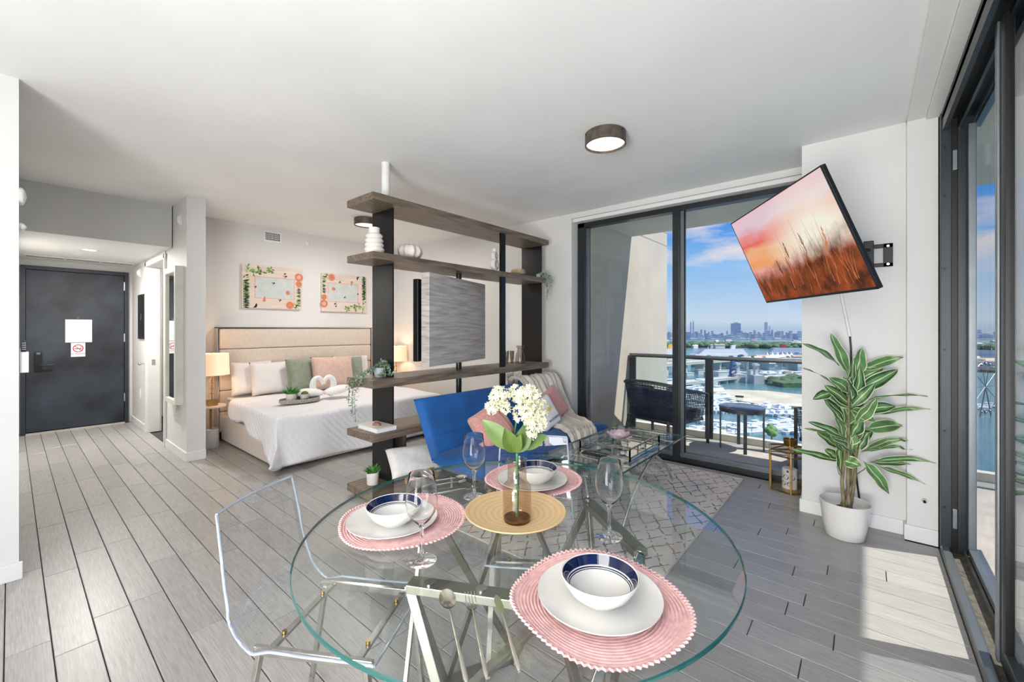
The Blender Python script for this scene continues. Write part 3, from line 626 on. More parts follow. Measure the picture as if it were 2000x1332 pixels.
def trailing(name, lab, p0, pot_r, runs, colr, nleaf=16, ls=.014, seed=1, pot=True):
    t = thing(name, lab, 'plant', p0); r = random.Random(seed)
    if pot: MB().lathe([(.001, 0), (pot_r*.8, 0), (pot_r, pot_r*1.5), (pot_r*.9, pot_r*1.5), (pot_r*.8, pot_r*1.2), (.001, pot_r*1.2)], 20, p0).build('pot', M('pale grey pot', (176, 180, 186), .6), t, smooth=50)
    st = MB(); lf = MB()
    for pts in runs:
        pts = [p0+Vector(q) for q in pts]
        sm = []
        for i in range(len(pts)-1):
            for k in range(5): sm.append(pts[i].lerp(pts[i+1], k/5))
        sm.append(pts[-1]); st.tube(sm, .0022, 4, cap=False)
        for i in range(nleaf*len(pts)):
            q = sm[min(len(sm)-1, int(r.random()*len(sm)))]+Vector((r.gauss(0, .008), r.gauss(0, .008), r.gauss(0, .006)))
            d = Vector((r.gauss(0, 1), r.gauss(0, 1), r.gauss(.1, .7))).normalized(); sd = d.cross(Vector((r.random(), r.random(), 1))).normalized()
            l = ls*r.uniform(.8, 1.5); lf.cm = 0 if r.random() < .7 else 1
            lf.add([q, q+d*l*.5+sd*l*.28, q+d*l*1.2, q+d*l*.5-sd*l*.28], [(0, 1, 2, 3)])
    st.build('stem', GREEN, t); lf.build('foliage', colr, t, kind='stuff'); return t
SAGE = [M('sage leaf', (166, 186, 168), .6, var=(30, .15)), M('grey green leaf', (112, 138, 104), .6)]
p = at_shelf(742, .977, -3.12)
trailing('trailing_plant', 'silvery trailing plant in a grey pot at the left end of the middle board', p, .052,
 [[(0, 0, .07), (.03, -.05, .10), (.02, -.12, .05), (.0, -.19, .02), (.0, -.235, -.02), (-.01, -.245, -.15), (-.01, -.24, -.28)], [(0, 0, .07), (0, -.06, .08), (.05, -.15, .05), (.06, -.22, -.03), (.03, -.25, -.12), (.02, -.23, -.34)], [(0, 0, .07), (-.03, -.08, .06), (-.04, -.16, .03), (-.06, -.24, -.02), (-.04, -.26, -.2)],
  [(0, 0, .07), (.05, .03, .11), (.09, .03, .08), (.12, .02, .03)], [(0, 0, .07), (.05, .06, .09), (.06, .09, .04)], [(0, 0, .07), (.02, .0, .12), (.06, -.02, .12)], [(.06, -.05, .02), (.1, -.02, .03), (.11, .05, .02)], [(0, 0, .07), (.06, .0, .05), (.09, .06, .06)], [(0, .02, .08), (.02, .06, .13), (.06, .09, .11)]], SAGE, 24, .017, 4)
p = Vector((-2.99, 4.06, 1.985))
trailing('trailing_ivy', 'small grey green trailing plant hanging at the right end of the second board', p, .03,
 [[(0, 0, .04), (.04, .05, .03), (.06, .09, -.04), (.06, .09, -.10)], [(0, 0, .04), (.03, .03, .06), (.08, .10, 0), (.08, .12, -.09), (.06, .11, -.17)], [(0, 0, .04), (.05, .0, .05), (.07, .05, -.03), (.06, .07, -.08)], [(0, 0, .03), (.04, .06, .06), (.09, .12, .02), (.1, .14, -.05)], [(0, 0, .02), (.06, .06, -.02), (.07, .08, -.15), (.065, .075, -.26)]], [SAGE[0], SAGE[1]], 22, .016, 9)
# glass vase and tumblers on the middle board
p = at_shelf(1016, .977, -3.10)
SMOKE = clear('smoky thin glass', (214, 210, 202), 1.5, 1.2)
g_ = thing('glass_pitcher_vase', 'clear flared glass vase at the right end of the middle board', 'vase', p)
MB().lathe([(.001, .004), (.06, .004), (.062, .03), (.055, .09), (.036, .14), (.033, .16), (.05, .205)], 28, p).build('glass', SMOKE, g_, smooth=60)
MB().lathe([(.001, 0), (.058, 0), (.058, .006), (.001, .006)], 28, p).build('base', M('smoky base', (80, 74, 68), .15), g_)
for i, u in enumerate((990, 1000)):
    p = at_shelf(u, .977, -3.14+.05*i)
    tag(origin(MB().lathe([(.001, .002), (.018, .002), (.022, .06), (.026, .15), (.0245, .15), (.02, .06), (.001, .006)], 20, p).build('glass_flute', SMOKE, smooth=60), p), ('slim clear glass left of the flared glass vase', 'slim clear glass touching the flared glass vase')[i], 'glass', 'slim glasses on the middle board')
# book with shell
BX = MB().obox(Vector((-3.09, 1.98, .553+.019)), Vector((.14, 0, 0)), Vector((0, .11, 0)), Vector((0, 0, .019)))
bk = thing('book', 'white hardback book lying flat on the low board of the divider', 'book', (-3.06, 1.965, .553))
MB().box(-3.235, 1.855, .553, -2.945, 2.035, .557).box(-3.235, 1.855, .583, -2.945, 2.035, .587).box(-3.235, 2.031, .557, -2.945, 2.035, .583).build('cover', MATTEW, bk, bev=.001)
MB().box(-3.23, 1.86, .557, -2.95, 2.031, .583).build('pages', PAPER, bk)
shl = thing('shell_ornament', 'small brown shell ornament on the white book', 'ornament', (-3.09, 1.945, .587))
MB().grid(lambda a, b: Vector((-3.09, 1.945, .587))+Vector((.05*b*math.cos(2*math.pi*a)*(1+.15*math.cos(8*math.pi*a)), .032*b*math.sin(2*math.pi*a)*(1+.15*math.cos(8*math.pi*a)), .022*(1-b*b))), 32, 5, wu=True).build('body', M('brown shell', (150, 108, 94), .5, var=(40, .3)), shl, smooth=50)
# base board: succulent pot, basket with white cushion
p = G(728, 945, .0965)
def grass_pot(p, h, r, lab, name='potted_succulent', gl=.07, n=46, seed=2):
    t = thing(name, lab, 'plant', p)
    MB().lathe([(.001, 0), (r*.86, 0), (r*.93, .004), (r, h), (r*.92, h), (r*.9, h*.85), (.001, h*.85)], 28, p).build('pot', MATTEW, t, smooth=45)
    rr = random.Random(seed); b = MB()
    for i in range(n):
        a = rr.random()*6.28; k = rr.random()**.6; d = Vector((math.cos(a)*k, math.sin(a)*k, 1.1-.5*k)).normalized(); sd = d.cross(Vector((0, 0, 1))); sd = sd.normalized() if sd.length > .01 else Vector((1, 0, 0))
        q = p+Vector((math.cos(a)*k*r*.7, math.sin(a)*k*r*.7, h*.9)); l = gl*rr.uniform(.7, 1.2); w_ = l*.09; b.cm = rr.choice((0, 0, 1))
        b.add([q-sd*w_, q+sd*w_, q+d*l*.6+sd*w_, q+d*l+Vector((0, 0, -.01*k)), q+d*l*.6-sd*w_], [(0, 1, 2, 3, 4)])
    b.build('foliage', [M('fresh green', (84, 150, 62), .5), M('deep green', (52, 104, 48), .5)], t, kind='stuff'); return t
grass_pot(p, .10, .05, 'spiky green plant in a small white pot on the base board of the divider', seed=3)
def pillow_mb(w_, h_, t_, M_, n=22, pin=.06):
    b = MB()
    for s in (1, -1):
        def fn(a, c, s=s):
            u = a*2-1; v = c*2-1; k = ((1-u**4)*(1-v**4))**.5 if abs(u) < 1 and abs(v) < 1 else 0
            e_ = 1-pin*(1-abs(v)**2)*abs(u)**3; f_ = 1-pin*(1-abs(u)**2)*abs(v)**3
            wr = .06*math.sin(5*u+2*v)*math.sin(4*v)*k
            return M_ @ Vector((u*w_/2*e_, v*h_/2*f_, s*t_/2*(k**.75)*(1+wr)))
        b.grid(fn, n, n)
    return b
def frame_m(pos, right, up):
    r = Vector(right).normalized(); u = Vector(up); u = (u-r*u.dot(r)).normalized(); n = r.cross(u); m = Matrix((r, u, n)).transposed().to_4x4(); m.translation = Vector(pos); return m
def pillow(name, lab, pos, right, up, w_, h_, t_, mat, group=None, pin=.06):
    b = pillow_mb(w_, h_, t_, frame_m(pos, right, up), pin=pin); o = b.build(name, mat, smooth=70, weld=True)
    zmin = min(v.z for v in b.v); origin(o, (pos[0], pos[1], zmin)); return tag(o, lab, 'pillow', group)
LINEN = M('white linen', (224, 221, 218), .9, var=(25, .04), bump=(30, .35, .004), sheen=.3)
wk = thing('wicker_basket', 'open gold wire basket on the base board of the divider under a white cushion', 'basket', (-3.03, 2.14, .0965))
GW = M('golden wicker', (190, 146, 84), .5, var=(60, .3)); wb = MB(); rr = random.Random(8)
bc = Vector((-2.90, 2.27, .0965))
for k in range(5): wb.tube([bc+Vector((.09*math.cos(2*math.pi*i/28), .17*math.sin(2*math.pi*i/28),   .008+.022*k)) for i in range(28)], .006, 6, closed=True)
for i in range(60):
    a = rr.random()*6.28; a2 = a+rr.uniform(-.5, .5); wb.tube([bc+Vector((.09*math.cos(a), .17*math.sin(a), .0)), bc+Vector((.095*math.cos(a2), .175*math.sin(a2), .10))], .0035, 4)
wb.build('wicker_body', GW, wk, kind='stuff'); MB().tube([bc+Vector((.093*math.cos(2*math.pi*i/28), .173*math.sin(2*math.pi*i/28), .105)) for i in range(28)], .009, 8, closed=True).build('rim', GW, wk, smooth=60)
pillow('cushion', 'white linen cushion propped in the golden basket beside the blue couch', (-2.93, 2.20, .262), (.16, .97, -.06), (-.50, .05, .60), .46, .27, .13, LINEN)
# dry grass behind the couch
dg = thing('dried_grass', 'bunch of dried grass in a dark vase behind the couch near the right end', 'plant', (-3.08, 3.78, .553))
MB().lathe([(.001, 0), (.05, 0), (.06, .08), (.03, .16), (.035, .18)], 20, (-3.08, 3.66, .553)).build('vase', M('dark vase', (60, 54, 48), .3), dg, smooth=50)
db = MB(); rr = random.Random(12)
for i in range(46):
    a = rr.random()*6.28; k = rr.random()*.06; q = Vector((-3.08, 3.66, .72)); b_ = q+Vector((math.cos(a)*k*1.5, math.sin(a)*k*2.6, .12+rr.random()*.07)); db.cm = rr.choice((0, 1)); db.tube([q, q.lerp(b_, .5)+Vector((0, 0, .02)), b_], [.0025, .002, .0008], 4)
db.build('stalks', [M('straw', (170, 150, 112), .8), M('olive straw', (112, 108, 72), .8)], dg, kind='stuff')
ot = thing('wall_outlet', 'white wall outlet right of the blue couch', 'outlet', (-2.86, 4.33, .40)); MB().box(-2.90, 4.322, .40, -2.83, 4.33, .52).build('cover_plate', WHITEP, ot, bev=.002); MB().box(-2.88, 4.319, .43, -2.85, 4.322, .49).build('socket', M('socket grey', (150, 150, 150), .5), ot)

# ------------------------------------------------------------- bed
UPH = M('cream upholstery', (214, 200, 186), .85, var=(50, .04), bump=(150, .15, .001), sheen=.3)
bed = thing('bed', 'king bed with cream channelled headboard in a chrome edge, behind the shelf divider', 'bed', (-5.3, 2.7, 0))
YB0, YB1 = 1.665, 3.70
MB().box(-6.205, YB0-.03, 0, -6.16, YB1+.03, 1.395).build('headboard_back', M('dark headboard back', (60, 54, 50), .5), bed)
for i in range(5):
    z0 = .10+.257*i; MB().box(-6.17, YB0-.015, z0, -6.07, YB1+.015, z0+.253).build('headboard_channel', UPH, bed, bev=.022, segs=4, smooth=50)
tm = MB(); tm.box(-6.205, YB0-.035, 1.385, -6.065, YB1+.035, 1.40).box(-6.205, YB0-.035, 0, -6.065, YB0-.02, 1.40).box(-6.205, YB1+.02, 0, -6.065, YB1+.035, 1.40); tm.build('chrome_trim', CHROME, bed, bev=.002)
MB().box(-6.07, YB0, .02, -4.36, YB0+.06, .31).build('side_rail', UPH, bed, bev=.015, segs=3, smooth=50)
MB().box(-6.07, YB1-.06, .02, -4.36, YB1, .31).build('side_rail', UPH, bed, bev=.015, segs=3, smooth=50)
MB().box(-4.42, YB0, .02, -4.36, YB1, .31).build('foot_rail', UPH, bed, bev=.015, segs=3, smooth=50)
MB().box(-6.0, YB0+.06, 0, -4.45, YB1-.06, .03).build('bed_feet', DARKCH, bed)
mt = MB().box(-6.06, YB0+.05, .25, -4.42, YB1-.05, .50); mt.build('mattress', M('mattress cloth', (222, 206, 194), .9), bed, bev=.05, segs=4, smooth=50)
# quilt
QM = bpy.data.materials.new('white quilt'); QM.use_nodes = True
def quilt_nodes(m):
    nt = m.node_tree; N = nt.nodes.new; L = nt.links.new; b = nt.nodes['Principled BSDF']; b.inputs['Base Color'].default_value = (*lin((228, 227, 230)), 1); b.inputs['Roughness'].default_value = .85; b.inputs['Sheen Weight'].default_value = .2
    tcn = N('ShaderNodeUVMap'); br = N('ShaderNodeTexWave'); br.wave_type = 'BANDS'; br.bands_direction = 'DIAGONAL'; br.inputs['Scale'].default_value = 9; br.inputs['Distortion'].default_value = .6; br.inputs['Detail Scale'].default_value = 3
    vo = N('ShaderNodeTexVoronoi'); vo.inputs['Scale'].default_value = 14; mp = N('ShaderNodeMapping'); mp.inputs['Rotation'].default_value = (0, 0, .7); mp.inputs['Scale'].default_value = (1, 2.4, 1)
    tc2 = N('ShaderNodeTexCoord'); L(tc2.outputs['Object'], mp.inputs[0]); L(mp.outputs[0], vo.inputs[0]); L(tc2.outputs['Object'], br.inputs[0])
    ad = N('ShaderNodeMath'); ad.operation = 'ADD'; L(vo.outputs['Distance'], ad.inputs[0]); L(br.outputs['Fac'], ad.inputs[1])
    bp = N('ShaderNodeBump'); bp.inputs['Strength'].default_value = .35; bp.inputs['Distance'].default_value = .007; L(ad.outputs[0], bp.inputs['Height']); L(bp.outputs[0], b.inputs['Normal'])
quilt_nodes(QM)
TX0, TX1, TY0, TY1, TZ = -5.72, -4.40, YB0+.03, YB1-.03, .525
def drape(d, slope):         # distance past the edge -> (outward, down)
    r = .05
    if d <= 0: return 0, 0
    a = min(d/r, math.pi/2*.95); o = r*math.sin(a); dn = r*(1-math.cos(a)); rest_ = max(0, d-r*math.pi/2*.95)
    return o+rest_*slope, dn+rest_*math.sqrt(max(.05, 1-slope**2))
def quilt_pt(a, b):
    LX = TX1-TX0; HL = .50; WY = TY1-TY0
    s = a*(LX+HL)
    kx = min(1, s/LX); left = (.20+.22*kx**2)+.03*math.sin(9*s); right = .30
    q = -left+b*(WY+left+right)
    dx = max(0, s-LX); dyl = max(0, -q); dyr = max(0, q-WY)
    x = TX0+min(s, LX); yy = TY0+min(max(q, 0), WY); z = TZ+.012*math.sin(7*s+3*q)*math.sin(5*q)+(.02*math.sin(3*s+1))*(1 if s < .3 else .3)
    corner = min(dx, dyl)/.45
    ox, zx = drape(dx, .20+.12*math.sin(6.5*q+.6)+.75*corner); oy, zy = drape(max(dyl, dyr), .12+.10*math.sin(11*s)+.35*corner)
    z -= max(zx, zy)+.2*min(zx, zy); z = max(z, .012+.01*math.sin(20*b))
    x += ox; yy += -oy if dyl > 0 else oy
    return Vector((x, yy, z))
qb = MB().grid(quilt_pt, 70, 90)
qo = qb.build('quilt', QM, bed, smooth=80)
sm_ = qo.modifiers.new('thickness', 'SOLIDIFY'); sm_.thickness = .012; sm_.offset = 1
MB().box(-6.03, YB0+.045, .505, -5.66, YB1-.045, .53).build('sheet', LINEN, bed, bev=.012, smooth=50)
# pillows
WP = M('white pillow cotton', (226, 220, 216), .9, var=(8, .02), bump=(14, .3, .01), sheen=.2)
GRN = M('sage velvet', (134, 142, 124), .85, var=(20, .08), bump=(60, .2, .002), sheen=.4)
BLU = M('dusty blush cotton', (202, 172, 158), .85, var=(20, .05), bump=(60, .15, .002), sheen=.3)
def bp2(u, v, x): return AX(u, v, x)
gp = 'pillows against the headboard'
pillow('pillow', 'leftmost white pillow standing against the headboard', (-5.98, 1.98, .76), (-.05, 1, 0), (-.22, 0, 1), .50, .42, .16, WP, gp)
pillow('pillow', 'white pillow just left of the sage green one', (-5.86, 2.17, .75), (-.08, 1, 0), (-.22, 0, 1), .52, .42, .16, WP, gp)
pillow('pillow', 'sage green velvet pillow left of the large blush pillow', (-5.74, 2.50, .765), (-.25, 1, 0), (-.20, 0, 1), .44, .44, .15, GRN, gp)
pillow('pillow', 'large blush pillow in the middle of the bed', (-5.62, 2.86, .775), (.05, 1, 0), (-.22, 0, 1), .58, .46, .16, BLU, gp)
pillow('pillow', 'sage green pillow just right of the large blush pillow', (-5.74, 3.16, .76), (.1, 1, 0), (-.22, 0, 1), .42, .44, .15, GRN, gp)
pillow('pillow', 'white pillow behind the right sage green pillow', (-5.92, 3.30, .76), (.05, 1, 0), (-.22, 0, 1), .56, .44, .15, WP, gp)
# tray, pots, remote on the bed
WOV = M('woven grey seagrass', (168, 160, 148), .8, var=(80, .3))
tp = Vector((-4.98, 2.14, .545))
ty = thing('woven_tray', 'oval woven grey tray lying on the white quilt', 'tray', tp)
MB().lathe([(.001, 0), (.18, 0), (.18, .008), (.001, .008)], 40, tp, (.8, 1.15)).build('tray_bottom', WOV, ty)
for k in range(3): MB().tube([tp+Vector((.8*.185*math.cos(2*math.pi*i/40), 1.15*.185*math.sin(2*math.pi*i/40), .008+.012*k)) for i in range(40)], .008, 6, closed=True).build('woven_rim', WOV, ty, smooth=60)
grass_pot(tp+Vector((-.01, -.09, .008)), .09, .055, 'leafy green plant in a white pot on the woven tray', 'potted_plant', .10, 60, 5)
p = tp+Vector((.02, .045, .008)); ms = thing('moss_pot', 'white cup topped with a moss ball on the woven tray', 'plant', p)
MB().lathe([(.001, 0), (.042, 0), (.05, .075), (.045, .075), (.001, .06)], 24, p).build('cup', WHITEC, ms, smooth=50)
MB().sphere(p+Vector((0, 0, .08)), .038, 16, 10, (1, 1, .7)).build('moss', M('moss', (92, 106, 40), .95, var=(60, .4), bump=(120, .8, .006)), ms, smooth=60)
p = tp+Vector((.105, .02, .03)); rm = thing('tv_remote', 'long black remote lying across the woven tray on the bed', 'remote', p)
MB().bar(p+Vector((.02, -.09, .0)), p+Vector((-.02, .12, .004)), .036, .014).build('body', BLACKP, rm, bev=.005)
for k in range(5): q = p+Vector((.014-.008*k, -.06+.03*k, .0078+.0006*k)); MB().box(q.x-.006, q.y-.006, q.z, q.x+.006, q.y+.006, q.z+.002).build('button', GREYM, rm)
# towel swans
TOW = M('white towel', (232, 230, 228), .95, var=(60, .03), bump=(140, .6, .003), sheen=.5)
def swan(base_, s, lab):
    t = thing('towel_swan', lab, 'towel swan', base_, 'pair of towel swans on the bed')
    B = Vector(base_)
    pts = [(0, s*.02, .03), (0, s*.075, .10), (0, s*.085, .17), (0, s*.065, .225), (0, s*.02, .245), (0, s*-.02, .215), (0, s*-.038, .165)]
    sm = []
    for i in range(len(pts)-1):
        for k in range(4):
            p0, p1, p2, p3 = [Vector(pts[max(0, min(len(pts)-1, i+j))]) for j in (-1, 0, 1, 2)]; x = k/4
            sm.append(B+.5*((2*p1)+(p2-p0)*x+(2*p0-5*p1+4*p2-p3)*x*x+(-p0+3*p1-3*p2+p3)*x**3))
    sm.append(B+Vector(pts[-1]))
    MB().tube(sm, [.045-.024*(i/(len(sm)-1))**.8 for i in range(len(sm))], 12).build('neck', TOW, t, smooth=70)
    MB().grid(lambda a, b: B+Vector((.10*math.sin(math.pi*b)*math.cos(2*math.pi*a), s*(.13-.17*math.cos(math.pi*b)), .055+.055*math.sin(math.pi*b)*math.sin(2*math.pi*a)+.03*(1-math.cos(math.pi*b))*.5+.01*math.sin(10*a))), 20, 14, wu=True).build('body', TOW, t, smooth=70)
swan((-5.04, 2.40, .545), -1, 'left towel swan on the bed, its neck half of a heart')
swan((-5.04, 2.485, .545), 1, 'right towel swan on the bed, its body spreading to the right')
tag(origin(MB().bar((-4.98, 2.74, .66), (-4.92, 2.88, .655), .03, .008).build('hair_clip', BLACKP, bev=.002), (-4.95, 2.81, .65)), 'small black strip lying on the right towel swan', 'clip')
tag(origin(MB().box(-4.92, 3.16, .54, -4.80, 3.28, .556).box(-4.83, 3.18, .556, -4.81, 3.26, .575).build('black_stand', BLACKP, bev=.003), (-4.86, 3.22, .54)), 'small black stand on the bed seen under the middle board of the divider', 'stand')

# nightstands and lamps
MARB = M('white marble', (222, 220, 218), .3, var=(7, .10))
OAKL = M('pale peach top', (226, 204, 184), .35, var=(3, .05))
SHADE = M('linen lamp shade', (250, 226, 198), .9, emit=((255, 206, 160), .55))
CRY = clear('crystal ball', (252, 246, 238), 1.5, 1.4)
ns = thing('side_table', 'small round side table with gold stem and marble drum foot left of the bed', 'side table', (0, 0, 0), 'bedside tables')
MB().lathe([(.001, 0), (.075, 0), (.08, .006), (.08, .215), (.001, .22)], 32).build('marble_foot', MARB, ns, smooth=40)
for s in (-1, 1): MB().tube([(s*.012, 0, .22), (s*.022, 0, .47)], .008, 8).build('stem', GOLD, ns, smooth=50)
MB().lathe([(.001, .47), (.15, .47), (.153, .476), (.153, .486), (.15, .492), (.001, .492)], 36).build('tabletop', OAKL, ns, smooth=40)
ns.location = (-5.82, 1.495, 0)
spawn(ns, (-5.92, 4.11, 0), 0, 'small round side table with marble foot in the corner right of the bed')
lp = thing('bedside_lamp', 'lit bedside lamp of gold cube and crystal balls on the left side table', 'lamp', (0, 0, 0), 'crystal bedside lamps')
MB().box(-.05, -.05, 0, .05, .05, .065).build('gold_base', GOLD, lp, bev=.004)
z = .068
for r in (.036, .030, .036, .030):
    MB().sphere((0, 0, z+r), r, 16, 12).build('crystal_ball', CRY, lp, smooth=80); z += 2*r-.004
    MB().lathe([(.001, z-.002), (.02, z-.002), (.02, z+.004), (.001, z+.004)], 16).build('gold_disc', GOLD, lp)
MB().tube([(0, 0, .06), (0, 0, .44)], .006, 8).build('rod', GOLD, lp, smooth=50)
MB().lathe([(.175, .355), (.165, .60), (.163, .60), (.173, .355)], 40).build('lamp_shade', SHADE, lp, smooth=50)
MB().sphere((0, 0, .61), .012, 10, 8).build('finial', GOLD, lp, smooth=60)
lp.location = (-5.80, 1.50, .492)
l2 = spawn(lp, (-5.95, 4.11, .492), 0, 'lit bedside lamp with white shade in the corner, seen between the divider posts')
for q, pw in (((-5.80, 1.50, .492+.47), 3.0), ((-5.95, 4.11, .492+.47), 3.5)): light('bedside_bulb', 'POINT', q, pw, (1, .72, .45), rad=.04)
# ------------------------------------------------------------- rug
def rug_mat():
    m = bpy.data.materials.new('trellis rug'); m.use_nodes = True; nt = m.node_tree; N = nt.nodes.new; L = nt.links.new; b = nt.nodes['Principled BSDF']; b.inputs['Roughness'].default_value = .95
    tcn = N('ShaderNodeTexCoord'); nz = N('ShaderNodeTexNoise'); nz.inputs['Scale'].default_value = 9; L(tcn.outputs['Object'], nz.inputs[0])
    sb = N('ShaderNodeVectorMath'); sb.operation = 'SUBTRACT'; sb.inputs[1].default_value = (.5, .5, .5); L(nz.outputs['Color'], sb.inputs[0])
    ss = N('ShaderNodeVectorMath'); ss.operation = 'SCALE'; ss.inputs['Scale'].default_value = .05; L(sb.outputs[0], ss.inputs[0])
    ad = N('ShaderNodeVectorMath'); ad.operation = 'ADD'; L(tcn.outputs['Object'], ad.inputs[0]); L(ss.outputs[0], ad.inputs[1])
    sp_ = N('ShaderNodeSeparateXYZ'); L(ad.outputs[0], sp_.inputs[0])
    def mth(op, a, b_=None, v=None):
        n = N('ShaderNodeMath'); n.operation = op; L(a, n.inputs[0])
        if b_ is not None: L(b_, n.inputs[1])
        if v is not None: n.inputs[1].default_value = v
        return n.outputs[0]
    X = mth('MULTIPLY', sp_.outputs[0], v=8.3); Y = mth('MULTIPLY', sp_.outputs[1], v=5.6)
    def line(v, wd):
        f = mth('PINGPONG', v, v=.5); return mth('LESS_THAN', f, v=wd)
    a = line(mth('ADD', X, Y), .055); c = line(mth('SUBTRACT', X, Y), .055); ln = mth('MAXIMUM', a, c)
    brk = N('ShaderNodeTexNoise'); brk.inputs['Scale'].default_value = 16; L(tcn.outputs['Object'], brk.inputs[0])
    on = mth('GREATER_THAN', brk.outputs[0], v=.44); ln = mth('MULTIPLY', ln, on)
    pt = N('ShaderNodeTexNoise'); pt.inputs['Scale'].default_value = 2.4; L(tcn.outputs['Object'], pt.inputs[0])
    rp = N('ShaderNodeValToRGB'); e = rp.color_ramp.elements
    for i, (p, c_) in enumerate([(.30, (72, 72, 78)), (.45, (96, 94, 100)), (.54, (180, 142, 118)), (.62, (72, 72, 80)), (.72, (120, 140, 142))]):
        if i >= len(e): e.new(p)
        e[i].position = p; e[i].color = (*lin(c_), 1)
    L(pt.outputs[0], rp.inputs[0])
    bs = N('ShaderNodeTexNoise'); bs.inputs['Scale'].default_value = 5; L(tcn.outputs['Object'], bs.inputs[0]); r2 = N('ShaderNodeValToRGB'); r2.color_ramp.elements[0].position = .35; r2.color_ramp.elements[1].position = .65; r2.color_ramp.elements[0].color = (*lin((204, 197, 192)), 1); r2.color_ramp.elements[1].color = (*lin((220, 212, 206)), 1); L(bs.outputs[0], r2.inputs[0])
    fac = mth('MULTIPLY', ln, v=.85)
    mx = N('ShaderNodeMix'); mx.data_type = 'RGBA'; L(fac, mx.inputs['Factor']); L(r2.outputs[0], mx.inputs['A']); L(rp.outputs[0], mx.inputs['B']); L(mx.outputs['Result'], b.inputs['Base Color'])
    fz = N('ShaderNodeTexNoise'); fz.inputs['Scale'].default_value = 300; L(tcn.outputs['Object'], fz.inputs[0]); bp = N('ShaderNodeBump'); bp.inputs['Strength'].default_value = .4; bp.inputs['Distance'].default_value = .003; L(fz.outputs[0], bp.inputs['Height']); L(bp.outputs[0], b.inputs['Normal'])
    return m
rug = thing('area_rug', 'pale beige rug with a worn grey diamond trellis pattern under the glass tables', 'rug', (-1.62, 3.14, 0))
MB().box(-2.40, 1.975, 0, -.856, 4.30, .008).build('pile', rug_mat(), rug)
bd = MB().box(-.858, 1.975, 0, -.848, 4.30, .009).box(-2.40, 1.968, 0, -.848, 1.976, .009).box(-2.40, 4.299, 0, -.848, 4.306, .009); bd.build('bound_edge', M('pale rug binding', (196, 190, 182), .9), rug)

# ------------------------------------------------------------- couch
VEL = M('royal blue velvet', (0, 82, 150), .7, var=(3, .25), bump=(5, .25, .02), sheen=.12)
VEL2 = M('navy piping', (10, 40, 96), .7)
so = thing('couch', 'royal blue velvet futon couch in front of the divider', 'sofa', (-2.45, 3.15, 0))
Yc0, Yc1 = 2.18, 4.12
def cushion(fn, nu, nv, name, mat=VEL, th=None): return MB().grid(fn, nu, nv).build(name, mat, so, smooth=60)
def rounded_slab(c, ax, ay, az, name, tuft=None):
    """box with soft edges: centre, half axes; tuft lines across the +az face"""
    c, ax, ay, az = Vector(c), Vector(ax), Vector(ay), Vector(az)
    def side(s):
        def fn(a, b):
            u, v = a*2-1, b*2-1
            e_ = (1-abs(u)**10)*(1-abs(v)**10); k = e_**.30 if e_ > 0 else 0
            g = 0
            if tuft and s > 0:
                for q in tuft[0]: g += math.exp(-((v-q)/.035)**2)*.13
                for q in tuft[1]: g += math.exp(-((u-q)/.018)**2)*.08
            return c+ax*u+ay*v+az*s*(k*(1-g))
        return fn
    b = MB().grid(side(1), 72, 36).grid(side(-1), 24, 12); return b.build(name, VEL, so, smooth=75)
# back: y-wide, leaning
bt0 = Vector((-2.655, 0, .33)); bt1 = Vector((-2.885, 0, .785)); up_ = (bt1-bt0)/2; nb = Vector((up_.z, 0, -up_.x)).normalized()
rounded_slab(((bt0.x+bt1.x)/2-.02, (Yc0+Yc1)/2, (bt0.z+bt1.z)/2-.01), (0, (Yc1-Yc0)/2, 0), up_*1.04, nb*.075, 'backrest', ((-.35, .3), (-.5, 0, .5)))
rounded_slab((-2.38, (Yc0+Yc1)/2, .305), (0, (Yc1-Yc0)/2, 0), (-.29, 0, .0), (0, 0, .085), 'seat', ((-.1,), (-.5, 0, .5)))
for y in (Yc0+.15, (Yc0+Yc1)/2, Yc1-.15):
    for x in (-2.60, -2.18): MB().tube([(x, y, .24), (x, y, .009)], [.022, .016], 12).build('leg', CHROME, so, smooth=40)
MB().box(-2.64, Yc0+.08, .20, -2.14, Yc1-.08, .235).build('frame', DARKCH, so)
PINK = M('pink knit', (220, 160, 150), .95, var=(90, .12), bump=(70, .8, .006), sheen=.4)
def pilm(pos, rot, lean): 
    r = Vector((0, math.cos(rot), math.sin(rot))); u = Vector((-lean, -math.sin(rot), math.cos(rot))); return pos, r, u
pos, r, u = pilm((-2.52, 2.72, .53), math.radians(20), .45); pillow('cushion', 'pink knitted cushion on the left half of the blue couch', pos, r, u, .38, .34, .15, PINK, 'pink cushions on the couch')
pos, r, u = pilm((-2.63, 3.80, .545), math.radians(20), .5); pillow('cushion', 'pink knitted cushion leaning under the throw at the right end of the couch', pos, r, u, .36, .34, .15, PINK, 'pink cushions on the couch')
wc_m = M('white canvas', (232, 230, 230), .9, var=(30, .02), bump=(60, .2, .002))
pos, r, u = pilm((-2.45, 3.43, .53), math.radians(16), .45)
dp_ = pillow('cushion', 'white cushion with a yellow flower print and dark script on the blue couch', pos, r, u, .32, .32, .12, wc_m)
FMx = frame_m(pos, r, u)
db_ = MB()
def onp(a, b_):
    kk = max(0, (1-(a/.16)**4)*(1-(b_/.16)**4))**.375; return FMx @ Vector((a, b_, .06*kk+.003))
db_.add([onp(.03+.034*math.cos(t_*.349), .035+.034*math.sin(t_*.349)) for t_ in range(18)], [tuple(range(18))])
db_.build('flower_print', M('yellow print', (232, 206, 86), .8), dp_)
tx = flat_text('welcome', .05, FMx @ Matrix.Translation((.03, -.075, .062)), M('dark script', (70, 78, 92), .8), 'lettering', dp_)
